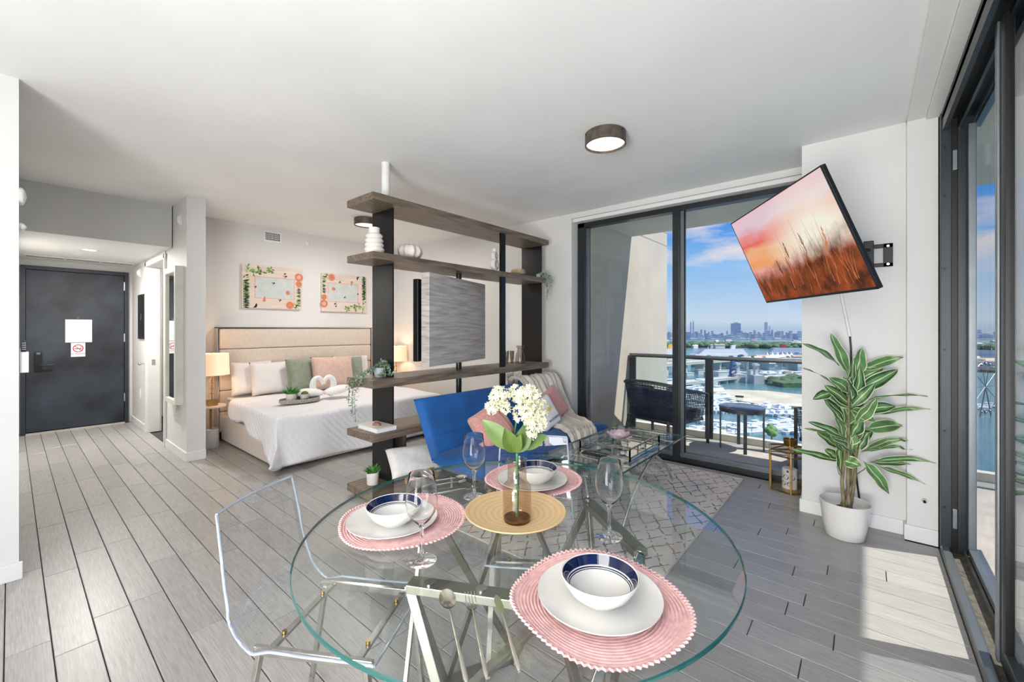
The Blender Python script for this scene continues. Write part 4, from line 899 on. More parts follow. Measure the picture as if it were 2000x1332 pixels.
# throw
THR = M('striped cream throw', (214, 206, 194), .95, var=(7, .08), bump=(90, .5, .003), sheen=.3)
path = [(-3.02, .60), (-2.985, .76), (-2.93, .835), (-2.85, .835), (-2.79, .77), (-2.70, .60), (-2.60, .44), (-2.50, .405), (-2.33, .402), (-2.16, .402), (-2.085, .385), (-2.06, .32), (-2.05, .20), (-2.05, .09)]
ylo = [3.55, 3.50, 3.48, 3.48, 3.50, 3.55, 3.58, 3.55, 3.48, 3.36, 3.31, 3.30, 3.32, 3.34]; yhi = [4.20, 4.22, 4.22, 4.22, 4.2, 4.17, 4.12, 4.08, 4.0, 3.86, 3.80, 3.77, 3.74, 3.70]
def thr(a, b_):
    f = a*(len(path)-1); i = min(int(f), len(path)-2); k = f-i; k2 = k*k*(3-2*k)
    x = path[i][0]*(1-k)+path[i+1][0]*k; z = path[i][1]*(1-k)+path[i+1][1]*k; l = ylo[i]*(1-k2)+ylo[i+1]*k2; h = yhi[i]*(1-k2)+yhi[i+1]*k2
    t_ = Vector((path[i+1][0]-path[i][0], 0, path[i+1][1]-path[i][1])).normalized(); n_ = Vector((-t_.z, 0, t_.x)); n_ = n_ if n_.z > 0 or n_.x > 0 else -n_
    w_ = .012*math.sin(b_*52+2*math.sin(a*7))+.008*math.sin(b_*23+a*9); return Vector((x, l+(h-l)*b_+.01*math.sin(a*30), z))+n_*(.014+w_)
th_ = MB().grid(thr, 70, 120).build('throw_blanket', THR, smooth=80); md = th_.modifiers.new('thickness', 'SOLIDIFY'); md.thickness = .008
tag(origin(th_, (-2.5, 3.8, .09)), 'cream ribbed throw blanket draped over the right end of the blue couch', 'blanket')

# ------------------------------------------------------------- coffee table
TGL = clear('clear table glass', (250, 253, 252), 1.5, 1.1)
EDGE = glass('green glass edge', (120, 178, 168), 1.5)
EDGED = M('dark green glass edge', (34, 88, 84), .1, spec=.8)
ct = thing('coffee_table', 'rectangular glass coffee table on curved chrome legs beside the blue couch', 'table', (-1.57, 3.26, .008))
ctb = MB().box(-1.90, 2.63, .408, -1.24, 3.90, .42); ctb.build('glass_top', TGL, ct)
eg = MB(); eg.box(-1.90, 2.627, .4075, -1.24, 2.631, .4205).box(-1.90, 3.898, .4075, -1.24, 3.902, .4205).box(-1.902, 2.63, .4075, -1.899, 3.90, .4205).box(-1.241, 2.63, .4075, -1.238, 3.90, .4205); eg.build('glass_edge', EDGED, ct)
for x in (-1.30, -1.84):
    for s, (ya, yb) in ((1, (2.70, 3.75)), (-1, (3.83, 2.78))):
        pts = []
        for i in range(13):
            k = i/12; yy = ya+(yb-ya)*k; zz = .017+.375*(math.sin(min(1, k*1.55)*math.pi/2)**.8); pts.append((x+.03*s*(1 if x > -1.5 else -1), yy, min(zz, .392)))
        MB().tube(pts, .011, 10).build('curved_leg', CHROME, ct, smooth=60)
for yy in (3.70, 2.83):
    MB().tube([(-1.88, yy, .396), (-1.26, yy, .396)], .009, 10).build('cross_tube', CHROME, ct, smooth=60)
sh_ = MB().box(-1.80, 2.80, .17, -1.34, 3.72, .178); sh_.build('lower_shelf', TGL, ct)
# mirrored tray
tz = .42
mtx = thing('mirrored_tray', 'rectangular mirrored tray with an open silver rail on the coffee table', 'tray', (-1.505, 3.14, tz))
SIL = M('antique silver', (176, 168, 152), .3, 1.0, var=(30, .15))
X0t, X1t, Y0t, Y1t = -1.71, -1.30, 2.87, 3.43
MB().box(X0t, Y0t, tz, X1t, Y1t, tz+.010).build('mirror_base', M('mirror base', (220, 222, 220), .03, 1.0, var=(1, 0)), mtx)
def rail(p, q): 
    for z in (.022, .088): MB().bar((p[0], p[1], tz+z), (q[0], q[1], tz+z), .010, .010).build('rail', SIL, mtx)
    n_ = max(2, round(math.dist(p, q)/.14))
    for i in range(n_+1):
        k = i/n_; x, y = p[0]+(q[0]-p[0])*k, p[1]+(q[1]-p[1])*k; MB().box(x-.005, y-.005, tz+(0 if i in (0, n_) else .022), x+.005, y+.005, tz+.09).build('rail_post', SIL, mtx)
rail((X0t, Y0t), (X1t, Y0t)); rail((X1t, Y0t), (X1t, Y1t)); rail((X1t, Y1t), (X0t, Y1t)); rail((X0t, Y1t), (X0t, Y0t))
# magnolia on the tray
p = Vector((-1.53, 3.16, tz+.01)); fl = thing('magnolia_arrangement', 'pale pink open magnolia flower in a clear bowl on the mirrored tray', 'flower', p)
MB().lathe([(.001, .003), (.04, .003), (.07, .03), (.075, .055), (.072, .055), (.066, .032), (.001, .008)], 24, p).build('glass_bowl', TGL, fl, smooth=60)
PET = M('pale pink petal', (226, 210, 212), .7, var=(20, .06), alt=(206, 178, 184)); rr = random.Random(4)
for i in range(11):
    a = i*2.4; tilt = .35+.5*(i/11); l = .12-.03*(i/11)
    def pet(u, v, a=a, tilt=tilt, l=l):
        vv = v*2-1; w_ = .045*math.sin(math.pi*(.1+.85*u))*vv; rr_ = .01+l*u*math.cos(tilt*u*1.3); z = .05+l*u*math.sin(tilt)*1.0+.012*vv*vv
        return p+Vector((rr_*math.cos(a)-w_*math.sin(a), rr_*math.sin(a)+w_*math.cos(a), z))
    MB().grid(pet, 8, 6).build('petal', PET, fl, smooth=80)
MB().sphere(p+Vector((0, 0, .075)), .014, 10, 8).build('flower_centre', M('dusky pink', (190, 120, 124), .7), fl)
for a in (1.0, 3.6): MB().grid(lambda u, v, a=a: p+Vector(((.02+.10*u)*math.cos(a)-(.03*math.sin(math.pi*u)*(v*2-1))*math.sin(a), (.02+.10*u)*math.sin(a)+(.03*math.sin(math.pi*u)*(v*2-1))*math.cos(a), .045-.02*u)), 8, 4).build('leaf', GREEN, fl, smooth=80)
rr = random.Random(6)
for i in range(4):
    q = Vector((-1.61+.19*(i % 2)+.02*i, 2.97+.28*(i//2), tz+.010)); 
    t_ = thing('tealight_glass', ['small clear glass at the near left corner inside the tray', 'small clear glass at the near right corner inside the tray', 'small clear glass at the far left corner inside the tray', 'small clear glass at the far right corner inside the tray'][i], 'glass', q, 'small glasses in the mirrored tray')
    MB().lathe([(.001, .002), (.026, .002), (.03, .05), (.028, .05), (.024, .008), (.001, .008)], 20, q).build('glass', TGL, t_, smooth=60); MB().cyl(q+Vector((0, 0, .008)), .02, .014, 16).build('candle', MATTEW, t_)
q = G(1160, 886, .43); t_ = thing('black_remote', 'black remote control on the coffee table left of the mirrored tray', 'remote', (q.x, q.y, .42))
q2 = G(1138, 883, .43); q3 = G(1184, 893, .43); MB().bar(q2, q3, .04, .016).build('body', BLACKP, t_, bev=.005)
for k in range(5): c_ = q2.lerp(q3, .2+.14*k); MB().box(c_.x-.006, c_.y-.006, .438, c_.x+.006, c_.y+.006, .440).build('button', GREYM, t_)

# ------------------------------------------------------------- dining table
TC = Vector((-.865, 1.055, 0)); TR = .649
dt = thing('dining_table', 'large round clear glass dining table on crossed steel legs in the foreground', 'table', (TC.x, TC.y, 0))
MB().lathe([(.0005, .740), (TR, .740)], 128, TC).lathe([(.0005, .750), (TR, .750)], 128, TC).build('glass_top', TGL, dt, smooth=30)
MB().lathe([(TR-.001, .7395), (TR+.002, .742), (TR+.002, .748), (TR-.001, .7505)], 128, TC).build('glass_edge', EDGED, dt, smooth=50)
BAR = M('brushed steel bar', (164, 162, 152), .28, 1.0, var=(12, .06))
A1, A2, B1, B2, C1, C2 = [Vector(q) for q in ((-.894, .657, .725), (-.56, .83, .725), (-.953, 1.585, .725), (-.50, 1.18, .725), (-1.30, 1.03, .725), (-1.17, 1.42, .725))]
B1 = Vector((-.80, 1.40, .725))
tops = [(A1, A2), (B2, B1), (C2, C1)]
for a, b_ in tops: MB().bar(a, b_, .045, .022).build('top_bar', BAR, dt, bev=.002)
F_ = [Vector(q) for q in ((-1.15, .80, .012), (-.62, .72, .012), (-.52, 1.05, .012), (-.72, 1.42, .012), (-1.12, 1.36, .012), (-1.24, 1.08, .012))]
for i in (0, 2, 4): MB().bar(F_[i], F_[i+1], .045, .022).build('floor_bar', BAR, dt, bev=.002)
legs = [(A1, F_[1]), (A1, F_[5]), (A2, F_[0]), (A2, F_[2]), (B2, F_[1]), (B2, F_[3]), (B1, F_[2]), (B1, F_[4]), (C2, F_[3]), (C2, F_[5]), (C1, F_[4]), (C1, F_[0])]
for a, b_ in legs: MB().bar(a, b_, .026, .014, (TC-(a+b_)/2).normalized()).build('leg', BAR, dt, bev=.002)
for p in [(A1+A2)/2+Vector((.0, .005, .0)), (B1+B2)/2, (C1+C2)/2, A1*.85+A2*.15, A2, B2, B1]: MB().cyl((p.x, p.y, .736), .014, .0035, 16).build('glass_pad', CHROME, dt)

# ------------------------------------------------------------- acrylic chairs
ACR = clear('clear acrylic', (244, 247, 250), 1.49, 1.7)
ACE = M('bright acrylic edge', (214, 224, 236), .1, spec=.8); 
ACE.node_tree.nodes['Principled BSDF'].inputs['Transmission Weight'].default_value = .5
def acrylic_chair():
    t = thing('acrylic_chair', 'clear acrylic chair', 'chair', (0, 0, 0), 'clear acrylic dining chairs')
    prof = [(-.315, .815), (-.300, .74), (-.280, .62), (-.262, .54)]
    for i in range(1, 8):
        a = i/8*math.radians(84); prof.append((-.262+.085*(1-math.cos(a))+.006*i*.6, .54-.005*i-.085*math.sin(a)+.0))
    prof += [(-.12, .438), (0, .436), (.12, .438), (.185, .440), (.205, .436)]
    def W(k): return .17+.02*min(1, k/4)
    def fn(a, b_, off=0):
        f = a*(len(prof)-1); i = min(int(f), len(prof)-2); k = f-i; x = prof[i][0]*(1-k)+prof[i+1][0]*k; z = prof[i][1]*(1-k)+prof[i+1][1]*k
        v = b_*2-1; w_ = W(f); bow = .022*(v*v-1)*(1 if f < 4 else max(0, 1-(f-4)/5)); dz = -.006*(1-v*v) if f > 11 else 0
        d = Vector((prof[i+1][0]-prof[i][0], 0, prof[i+1][1]-prof[i][1])).normalized(); n_ = Vector((d.z, 0, -d.x))
        return Vector((x+bow, v*w_, z+dz))+n_*off
    MB().grid(fn, 64, 20).build('shell', ACR, t, smooth=85, local=True)
    def edge(pts, name='shell_edge'): MB().tube(pts, .0045, 6).build(name, ACE, t, smooth=60, local=True)
    edge([fn(i/64, 0) for i in range(65)]); edge([fn(i/64, 1) for i in range(65)]); edge([fn(0, i/16) for i in range(17)]); edge([fn(1, i/16) for i in range(17)])
    for s in (-1, 1):
        MB().bar((-.19, s*.165, .419), (.19, s*.165, .419), .014, .026).build('side_rail', CHROME, t, bev=.002, local=True)
        MB().bar((-.17, s*.165, .415), (-.245, s*.18, 0), .022, .014, (1, 0, 0)).build('leg', CHROME, t, bev=.002, local=True)
        MB().bar((.17, s*.165, .415), (.215, s*.18, 0), .022, .014, (1, 0, 0)).build('leg', CHROME, t, bev=.002, local=True)
    for x in (-.14, .14): MB().bar((x, -.16, .421), (x, .16, .421), .022, .010).build('cross_bar', CHROME, t, bev=.002, local=True)
    for x in (-.14, .14):
        for s in (-.1, .1): MB().cyl((x, s, .427), .007, .008, 12).build('bolt', GOLD, t, local=True)
    return t
ac = acrylic_chair(); ac.location = (-1.325, .71, 0); ac.rotation_euler = (0, 0, math.radians(31)); ac['label'] = 'clear acrylic chair pushed under the left side of the glass table'
spawn(ac, (-1.12, 1.484, .008), math.radians(-53), 'clear acrylic chair beyond the glass table, its back behind the vase')

# ------------------------------------------------------------- table settings
TZ_ = .7502
def mat_pink():
    m = M('pink woven paper cord', (226, 182, 180), .9, var=(60, .08)); nt = m.node_tree; N = nt.nodes.new; L = nt.links.new; b = nt.nodes['Principled BSDF']
    tcn = N('ShaderNodeTexCoord'); wv = N('ShaderNodeTexWave'); wv.wave_type = 'RINGS'; wv.rings_direction = 'Z'; wv.inputs['Scale'].default_value = 42; wv.inputs['Distortion'].default_value = .2; L(tcn.outputs['Object'], wv.inputs[0])
    n_ = N('ShaderNodeTexNoise'); n_.inputs['Scale'].default_value = 160; L(tcn.outputs['Object'], n_.inputs[0]); ad = N('ShaderNodeMath'); ad.operation = 'MULTIPLY_ADD'; ad.inputs[1].default_value = .5; L(n_.outputs[0], ad.inputs[0]); L(wv.outputs['Fac'], ad.inputs[2])
    bp = N('ShaderNodeBump'); bp.inputs['Strength'].default_value = .6; bp.inputs['Distance'].default_value = .002; L(ad.outputs[0], bp.inputs['Height']); L(bp.outputs[0], b.inputs['Normal']); return m
PM = mat_pink()
PME = M('pink looped edge', (232, 192, 190), .9, var=(90, .1))
def placemat(cx, cy, rz, amp, lab, rad=.198):
    t = thing('placemat', lab, 'placemat', (cx, cy, TZ_), 'round pink placemats')
    n_ = 25
    def h(a, r): return .003+amp*max(0, (r-.6)/.4)**1.5*(.5+.5*math.sin(3*a+rz))*1.0
    rings = 46; vs = MB()
    def fn(u, v):
        a = 2*math.pi*u; r = v; rad_ = rad*(r+.012*math.sin(5*a+rz)*r**3+.01*math.sin(2*a+rz)*r**2); rip = .0011*math.sin(v*2*math.pi*n_)
        return Vector((cx+rad_*math.cos(a), cy+rad_*math.sin(a), TZ_+h(a, r)+rip))
    MB().grid(fn, 96, 150, wu=True).build('weave', PM, t, smooth=80)
    e_ = MB()
    N_ = 96
    for i in range(N_):
        a0, a1 = 2*math.pi*i/N_, 2*math.pi*(i+1)/N_; am = (a0+a1)/2
        q0, q1 = fn(a0/6.28319, .975), fn(a1/6.28319, .975); qm = fn(am/6.28319, 1.012); e_.tube([q0+Vector((0, 0, .001)), qm+Vector((0, 0, .002)), q1+Vector((0, 0, .001))], .0025, 5)
    e_.build('looped_edge', PME, t, smooth=60)
    return t
def plate(cx, cy, lab, z=TZ_+.0045, r=.141):
    t = MB().lathe([(.001, .001), (r*.60, .001), (r*.62, .003), (r*.92, .013), (r, .019), (r*.998, .0215), (r*.90, .0165), (r*.62, .0065), (.001, .005)], 72, (0, 0, 0)).build('dinner_plate', WHITEC, smooth=60)
    t.location = (cx, cy, z); return tag(t, lab, 'plate', 'white dinner plates')
NAVY = M('navy glaze', (20, 28, 66), .08, var=(12, .1), coat=.6)
def bowl(cx, cy, lab, z, r=.088):
    t = thing('soup_bowl', lab, 'bowl', (cx, cy, z), 'white bowls with navy bands'); c = (cx, cy, z)
    MB().lathe([(.001, .002), (r*.48, .0), (r*.5, .003), (r*.80, .024), (r*.96, .048), (r, .058), (r*.985, .0595), (r*.955, .058), (r*.86, .040)], 72, c).lathe([(r*.77, .030), (r*.60, .017), (r*.35, .009), (.001, .007)], 72, c).lathe([(r*.845, .0375), (r*.825, .035)], 72, c).lathe([(r*.805, .0325), (r*.79, .0312)], 72, c).build('body', WHITEC, t, smooth=60)
    MB().lathe([(r*.955, .0581), (r*.94, .0555), (r*.86, .0401), (r*.845, .0376)], 72, c).lathe([(r*.825, .0351), (r*.805, .0326)], 72, c).lathe([(r*.79, .0313), (r*.77, .0301)], 72, c).build('navy_band', NAVY, t, smooth=60)
placemat(-.468, .868, 1.2, .014, 'round pink woven placemat nearest the camera, with wavy looped edge')
placemat(-1.160, .830, 2.6, .006, 'round pink woven placemat on the left side of the glass table', .2)
placemat(-1.063, 1.405, .3, .004, 'round pink woven placemat at the far side behind the vase', .195)
plate(-.470, .872, 'white dinner plate on the pink placemat nearest the camera'); bowl(-.466, .868, 'navy banded bowl on the plate nearest the camera', TZ_+.0105)
plate(-1.163, .790, 'white dinner plate on the left pink placemat'); bowl(-1.155, .790, 'navy banded bowl on the left plate, partly behind a wine glass', TZ_+.0105)
plate(-1.037, 1.364, 'white dinner plate on the far placemat behind the vase'); bowl(-1.025, 1.372, 'navy banded bowl on the far plate behind the vase', TZ_+.0105)
WG = glass('wine glass', (255, 255, 255), 1.25)
def wine(cx, cy, lab, h=.235):
    s = h/.235
    prof = [(.001, 0), (.039, 0), (.040, .0015), (.030, .004), (.012, .010), (.006, .020), (.0045, .05), (.005, .085), (.010, .098), (.024, .112), (.037, .132), (.0425, .155), (.042, .175), (.038, .205), (.034, .234), (.0332, .235), (.0330, .233), (.0370, .205), (.0410, .175), (.0415, .155), (.036, .133), (.023, .114), (.010, .103), (.001, .101)]
    t = MB().lathe([(r*s, z*s) for r, z in prof], 56, (0, 0, 0)).build('wine_glass', WG, smooth=70, weld=True); t.location = (cx, cy, TZ_+.0003); return tag(t, lab, 'wine glass', 'stemmed wine glasses')
wine(-.922, .717, 'wine glass in front of the left plate, nearest to the clear chair', .238)
wine(-1.122, 1.116, 'wine glass at the back left, in front of the blue couch', .235)
wine(-.594, 1.166, 'wine glass on the right between the vase and the rug', .232)
# wooden charger
BAM = M('bamboo', (222, 190, 142), .45, var=(8, .06)); nt = BAM.node_tree; tcn = nt.nodes.new('ShaderNodeTexCoord'); wv = nt.nodes.new('ShaderNodeTexWave'); wv.wave_type = 'RINGS'; wv.rings_direction = 'Z'; wv.inputs['Scale'].default_value = 16; wv.inputs['Distortion'].default_value = 1.2; nt.links.new(tcn.outputs['Object'], wv.inputs[0]); rp = nt.nodes.new('ShaderNodeValToRGB'); rp.color_ramp.elements[0].color = (*lin((214, 180, 132)), 1); rp.color_ramp.elements[1].color = (*lin((224, 193, 147)), 1); nt.links.new(wv.outputs['Fac'], rp.inputs[0]); nt.links.new(rp.outputs[0], nt.nodes['Principled BSDF'].inputs['Base Color'])
wp = MB().lathe([(.001, 0), (.09, 0), (.12, .003), (.168, .014), (.171, .017), (.169, .0195), (.12, .009), (.08, .006), (.001, .005)], 80, (0, 0, 0)).build('bamboo_charger', BAM, smooth=60); wp.location = (-.908, 1.100, TZ_); tag(wp, 'round golden bamboo charger plate under the glass vase', 'charger')
# vase
VG = clear('smoky brown glass', (234, 224, 214), 1.5, 1.6); vb = Vector((-.868, 1.060, TZ_+.0055))
vs_ = thing('glass_vase', 'brown tinted glass bottle vase on the bamboo charger', 'vase', vb)
MB().lathe([(.001, .004), (.040, .004), (.0445, .010), (.046, .02), (.046, .105), (.043, .118), (.034, .128), (.0305, .134), (.0305, .198), (.0315, .2)], 56, vb).build('glass_body', VG, vs_, smooth=70)
MB().lathe([(.001, 0), (.040, 0), (.0445, .008), (.043, .013), (.001, .008)], 48, vb).build('thick_base', glass('amber glass base', (206, 178, 148), 1.4), vs_, smooth=60)
MB().tube([vb+Vector((.0313*math.cos(2*math.pi*i/40), .0313*math.sin(2*math.pi*i/40), .2)) for i in range(40)], .0016, 6, closed=True).build('rim', clear('glass rim', (210, 200, 190), 1.5, 2.5), vs_, smooth=60)
FLW = M('ivory floret', (232, 230, 196), .7, var=(40, .04)); STM = M('stem green', (66, 122, 74), .5); BRN = M('brown twig', (112, 70, 48), .6)
fw_ = thing('flower_stem', 'artificial ivory lilac spray with broad green leaves standing in the glass vase', 'flower', vb+Vector((0, 0, .012)))
def loc3(u, v, dt_=0): return D(u, v, 1.372+dt_)
s0 = vb+Vector((0, 0, .014)); s1 = loc3(1010, 886)
MB().tube([s0, s0.lerp(s1, .5)+Vector((.002, 0, 0)), s1], .0048, 8).build('stem', STM, fw_, smooth=50)
MB().tube([s0+(s1-s0)*(.45+.012*i)+Vector((.007*math.cos(i*1.1), .007*math.sin(i*1.1), 0)) for i in range(22)], .0015, 5).build('wire_coil', M('dark green wire', (24, 66, 40), .5), fw_)
fb = [loc3(1008, 820), loc3(985, 800, .01)]
MB().tube([s1, loc3(1004, 850), loc3(1010, 815, .01), loc3(1028, 775)], [.004, .003, .0025, .002], 6).build('branch', STM, fw_, smooth=50)
MB().tube([s1, loc3(1000, 835), loc3(975, 805), loc3(975, 770)], [.004, .003, .0025, .002], 6).build('branch', BRN, fw_, smooth=50)
MB().tube([s1, loc3(1012, 845), loc3(1035, 815, -.02), loc3(1045, 800, -.02)], [.004, .003, .0025, .002], 6).build('branch', STM, fw_, smooth=50)
rr = random.Random(21); fl_ = MB()
clusters = [(1032, 776, 24, 24, 0), (1026, 806, 26, 22, -.02), (1046, 820, 22, 26, -.01), (1056, 800, 14, 20, .02), (975, 775, 20, 20, 0), (985, 795, 14, 14, .01), (960, 796, 13, 12, .0), (1010, 768, 18, 16, .03), (1040, 845, 12, 12, -.01)]
for (cu, cv, ru, rv, dd) in clusters:
    ru *= .95; k_ = int(ru*rv*.27)
    for i in range(k_):
        a = rr.random()*6.283; q = rr.random()**.5; c_ = loc3(cu+ru*q*math.cos(a), cv+rv*q*math.sin(a), dd-(.028*(1-q*q))+rr.gauss(0, .006))
        nrm = Vector((rr.gauss(0, .7), rr.gauss(0, .7), rr.gauss(.3, .6)))-FW*.7; nrm.normalize(); e1 = nrm.cross(Vector((rr.random(), rr.random(), rr.random()))).normalized(); e2 = nrm.cross(e1)
        s_ = rr.uniform(.006, .0095)
        for k in range(4):
            th2 = k*math.pi/2; d = e1*math.cos(th2)+e2*math.sin(th2); sd = nrm.cross(d)
            fl_.add([c_, c_+d*s_*.55+sd*s_*.33+nrm*.001, c_+d*s_*1.05+nrm*.003, c_+d*s_*.55-sd*s_*.33+nrm*.001], [(0, 1, 2, 3)])
fl_.build('florets', FLW, fw_, kind='stuff')
def leaf_mb(b0, tip, nrm, wd, droop=.0, n=12, fold=.15, wav=0):
    b0, tip, nrm = Vector(b0), Vector(tip), Vector(nrm).normalized(); d = tip-b0; l = d.length; sd = d.cross(nrm).normalized(); up = sd.cross(d).normalized()
    if up.dot(nrm) < 0: up = -up
    def fn(a, b_):
        v = b_*2-1; w_ = wd/2*(math.sin(math.pi*min(1, a**.85*.97+.015))**.9); c_ = b0+d*a+up*droop*l*(a*(1-a)*4*.5)
        return c_+sd*w_*v+up*(fold*w_*abs(v)*1.0+wav*wd*math.sin(a*12+v*2)*.5)
    return MB().grid(fn, n, 6)
LFG = M('broad leaf green', (100, 120, 50), .45, var=(9, .22), alt=(58, 88, 40)); LFL = M('pale leaf green', (124, 144, 86), .5, var=(9, .15), alt=(86, 116, 62))
for (bu, bv, tu, tv_, wd, m_, dd) in [(1000, 878, 942, 820, .062, LFL, .02), (1003, 884, 986, 836, .052, LFG, -.03), (1012, 884, 1033, 828, .056, LFG, -.01), (1014, 876, 1068, 850, .048, LFL, .03), (1006, 884, 1017, 848, .034, LFG, -.045), (1010, 880, 976, 840, .04, LFG, .04)]:
    leaf_mb(loc3(bu, bv, dd*.2), loc3(tu, tv_, dd), -FW+Vector((0, 0, .5)), wd, .08, 12, .25).build('leaf', m_, fw_, smooth=80)

# cutlery
CUT = M('polished cutlery', (222, 218, 206), .2, 1.0, var=(8, .03))
def cutlery(kind, tip, end, lab, L_=.2):
    tip, end = Vector(tip), Vector(end); d = (end-tip).normalized(); sd = Vector((-d.y, d.x, 0)); n_ = Vector((0, 0, 1)); L_ = (end-tip).length; z = TZ_+.001
    t = thing({'spoon': 'spoon', 'fork': 'fork', 'knife': 'table_knife'}[kind], lab, kind, (tip.x, tip.y, TZ_)); P0 = Vector((tip.x, tip.y, z))
    def pt(a, b_, h=0): return P0+d*a*L_+sd*b_+n_*h
    if kind == 'spoon':
        MB().grid(lambda u, v: pt(.13+.13*math.cos(2*math.pi*u)*v, .019*math.sin(2*math.pi*u)*v, .003+.007*v*v), 28, 6, wu=True).grid(lambda u, v: pt(.13+.13*math.cos(2*math.pi*u)*v, .019*math.sin(2*math.pi*u)*v, .0015+.007*v*v), 28, 6, wu=True).build('bowl', CUT, t, smooth=80)
        ks = .26
    elif kind == 'fork':
        for k in range(4): MB().tube([pt(0, -.0105+.007*k, .010), pt(.09, -.011+.0073*k, .006), pt(.165, -.010+.0067*k, .004)], [.0009, .0014, .0016], 6).build('tine', CUT, t, smooth=60)
        MB().grid(lambda u, v: pt(.16+.08*u, (.013*(1-u)**.5+.003*u)*(v*2-1), .004+.002*u), 8, 4).grid(lambda u, v: pt(.16+.08*u, (.013*(1-u)**.5+.003*u)*(v*2-1), .0025+.002*u), 8, 4).build('fork_head', CUT, t, smooth=80); ks = .23
    else:
        MB().prism([(0, .0), (.03, -.007), (.10, -.010), (.22, -.008), (.30, -.003), (.30, .004), (.20, .008), (.06, .0065)], lambda a, b_: pt(a, b_, .0015), lambda a, b_: pt(a, b_, .003)).build('blade', CUT, t); ks = .29
    MB().tube([pt(ks, 0, .006), pt(ks+.12, 0, .007), pt(.75, 0, .0045), pt(.96, 0, .0042), pt(1, 0, .004)], [.0018, .0026, .0040, .0048, .0025], 8).build('handle', CUT, t, smooth=70)
cutlery('spoon', (-.765, .665, 0), (-.535, .515, 0), 'spoon at the near left of the glass table, beside the fork')
cutlery('fork', (-.714, .695, 0), (-.518, .547, 0), 'fork between the near spoon and knife')
cutlery('knife', (-.665, .736, 0), (-.483, .596, 0), 'knife beside the nearest pink placemat')
cutlery('spoon', (-1.285, 1.235, 0), (-1.375, 1.075, 0), 'spoon at the far left edge of the table near the blue couch')
cutlery('fork', (-1.255, 1.200, 0), (-1.335, 1.045, 0), 'fork at the far left edge of the table beside the far spoon')
cutlery('knife', (-1.17, 1.19, 0), (-1.245, 1.03, 0), 'knife at the far left of the table, left of the back wine glass')
cutlery('fork', (-.935, 1.60, 0), (-.79, 1.38, 0), 'fork at the far right beside the far placemat')
# ------------------------------------------------------------- potted dracaena by the column
pc = Vector((-.105, 3.575, 0)); TP = 2.81
dp2 = thing('potted_plant', 'tall variegated leafy plant in a white pot by the column', 'plant', pc)
MB().lathe([(.001, 0), (.100, 0), (.108, .006), (.120, .08), (.131, .17), (.140, .232), (.134, .234), (.127, .19), (.001, .185)], 56, pc).build('pot', WHITEC, dp2, smooth=50)
MB().lathe([(.001, .187), (.126, .187)], 32, pc).build('soil', M('dark soil', (60, 48, 38), .95, bump=(60, .8, .006)), dp2)
def Z(x, y, dt_=0): return D(1560+x/3.918, 640+y/3.918, TP+dt_)
BARK = M('mottled bark', (128, 116, 84), .7, var=(40, .35), stretch=(1, 1, .4))
for (x0, x1, x2, dd, ytop) in ((343, 330, 360, -.03, 880), (362, 375, 385, -.05, 430), (378, 395, 400, .03, 700), (405, 425, 445, -.01, 820)):
    b0 = pc+RT*((1560+x0/3.918-1655)*.0034)+FW*dd+Vector((0, 0, .187)); MB().tube([b0, Z(x1, 1180, dd), Z((x1+x2)/2, 1040, dd), Z(x2, ytop, dd)], [.011, .010, .009, .006], 10).build('stem', BARK, dp2, smooth=60)
MB().tube([Z(430, 1130), Z(500, 1085), Z(520, 1060)], [.004, .003, .002], 6).build('twig', BARK, dp2); MB().tube([Z(345, 1150), Z(310, 1120), Z(290, 1060)], [.004, .003, .002], 6).build('twig', BARK, dp2)
LVM = [M('deep striped leaf', (58, 94, 56), .38, var=(14, .25), alt=(32, 62, 42)), M('leaf mid green', (98, 140, 82), .4, var=(14, .2)), M('cream leaf margin', (216, 222, 168), .5, var=(14, .06))]
def vleaf(b0, tip, wd, droop, roll, pale=0):
    b0, tip = Vector(b0), Vector(tip); d = tip-b0; l = d.length; d.normalize()
    nrm = (-FW*math.cos(roll)+Vector((0, 0, 1))*math.sin(roll)); sd = d.cross(nrm).normalized(); up = sd.cross(d).normalized()
    if up.z < 0 and abs(d.z) < .8: up = -up
    cols = [-1, -.86, -.5, -.08, .08, .5, .86, 1]; mats = [2, 0, 1, 2, 1, 0, 2]; n = 16; b = MB(); vs = []
    for i in range(n+1):
        a = i/n; w_ = wd/2*(math.sin(math.pi*min(1, a**.9))**.75+.03) if a < .999 else .0006; c_ = b0+d*l*a+up*droop*l*4*a*(1-a)*.5
        if a < .15: w_ = max(.003, w_*.5)
        for v in cols: vs.append(c_+sd*w_*v+up*(.22*w_*abs(v)+.004*math.sin(a*14+v*2)))
    for q_ in vs: q_.y = min(q_.y, (3.835 if q_.x < .19 else 3.76)-.004*(q_.z % .05)*10)
    k = len(cols); base_ = len(b.v); b.v += vs
    for i in range(n):
        for j in range(k-1):
            b.f.append((i*k+j, (i+1)*k+j, (i+1)*k+j+1, i*k+j+1)); m_ = mats[j]; b.m.append(1 if (pale and m_ == 0) else m_)
    return b.build('leaf', LVM, dp2, smooth=80)
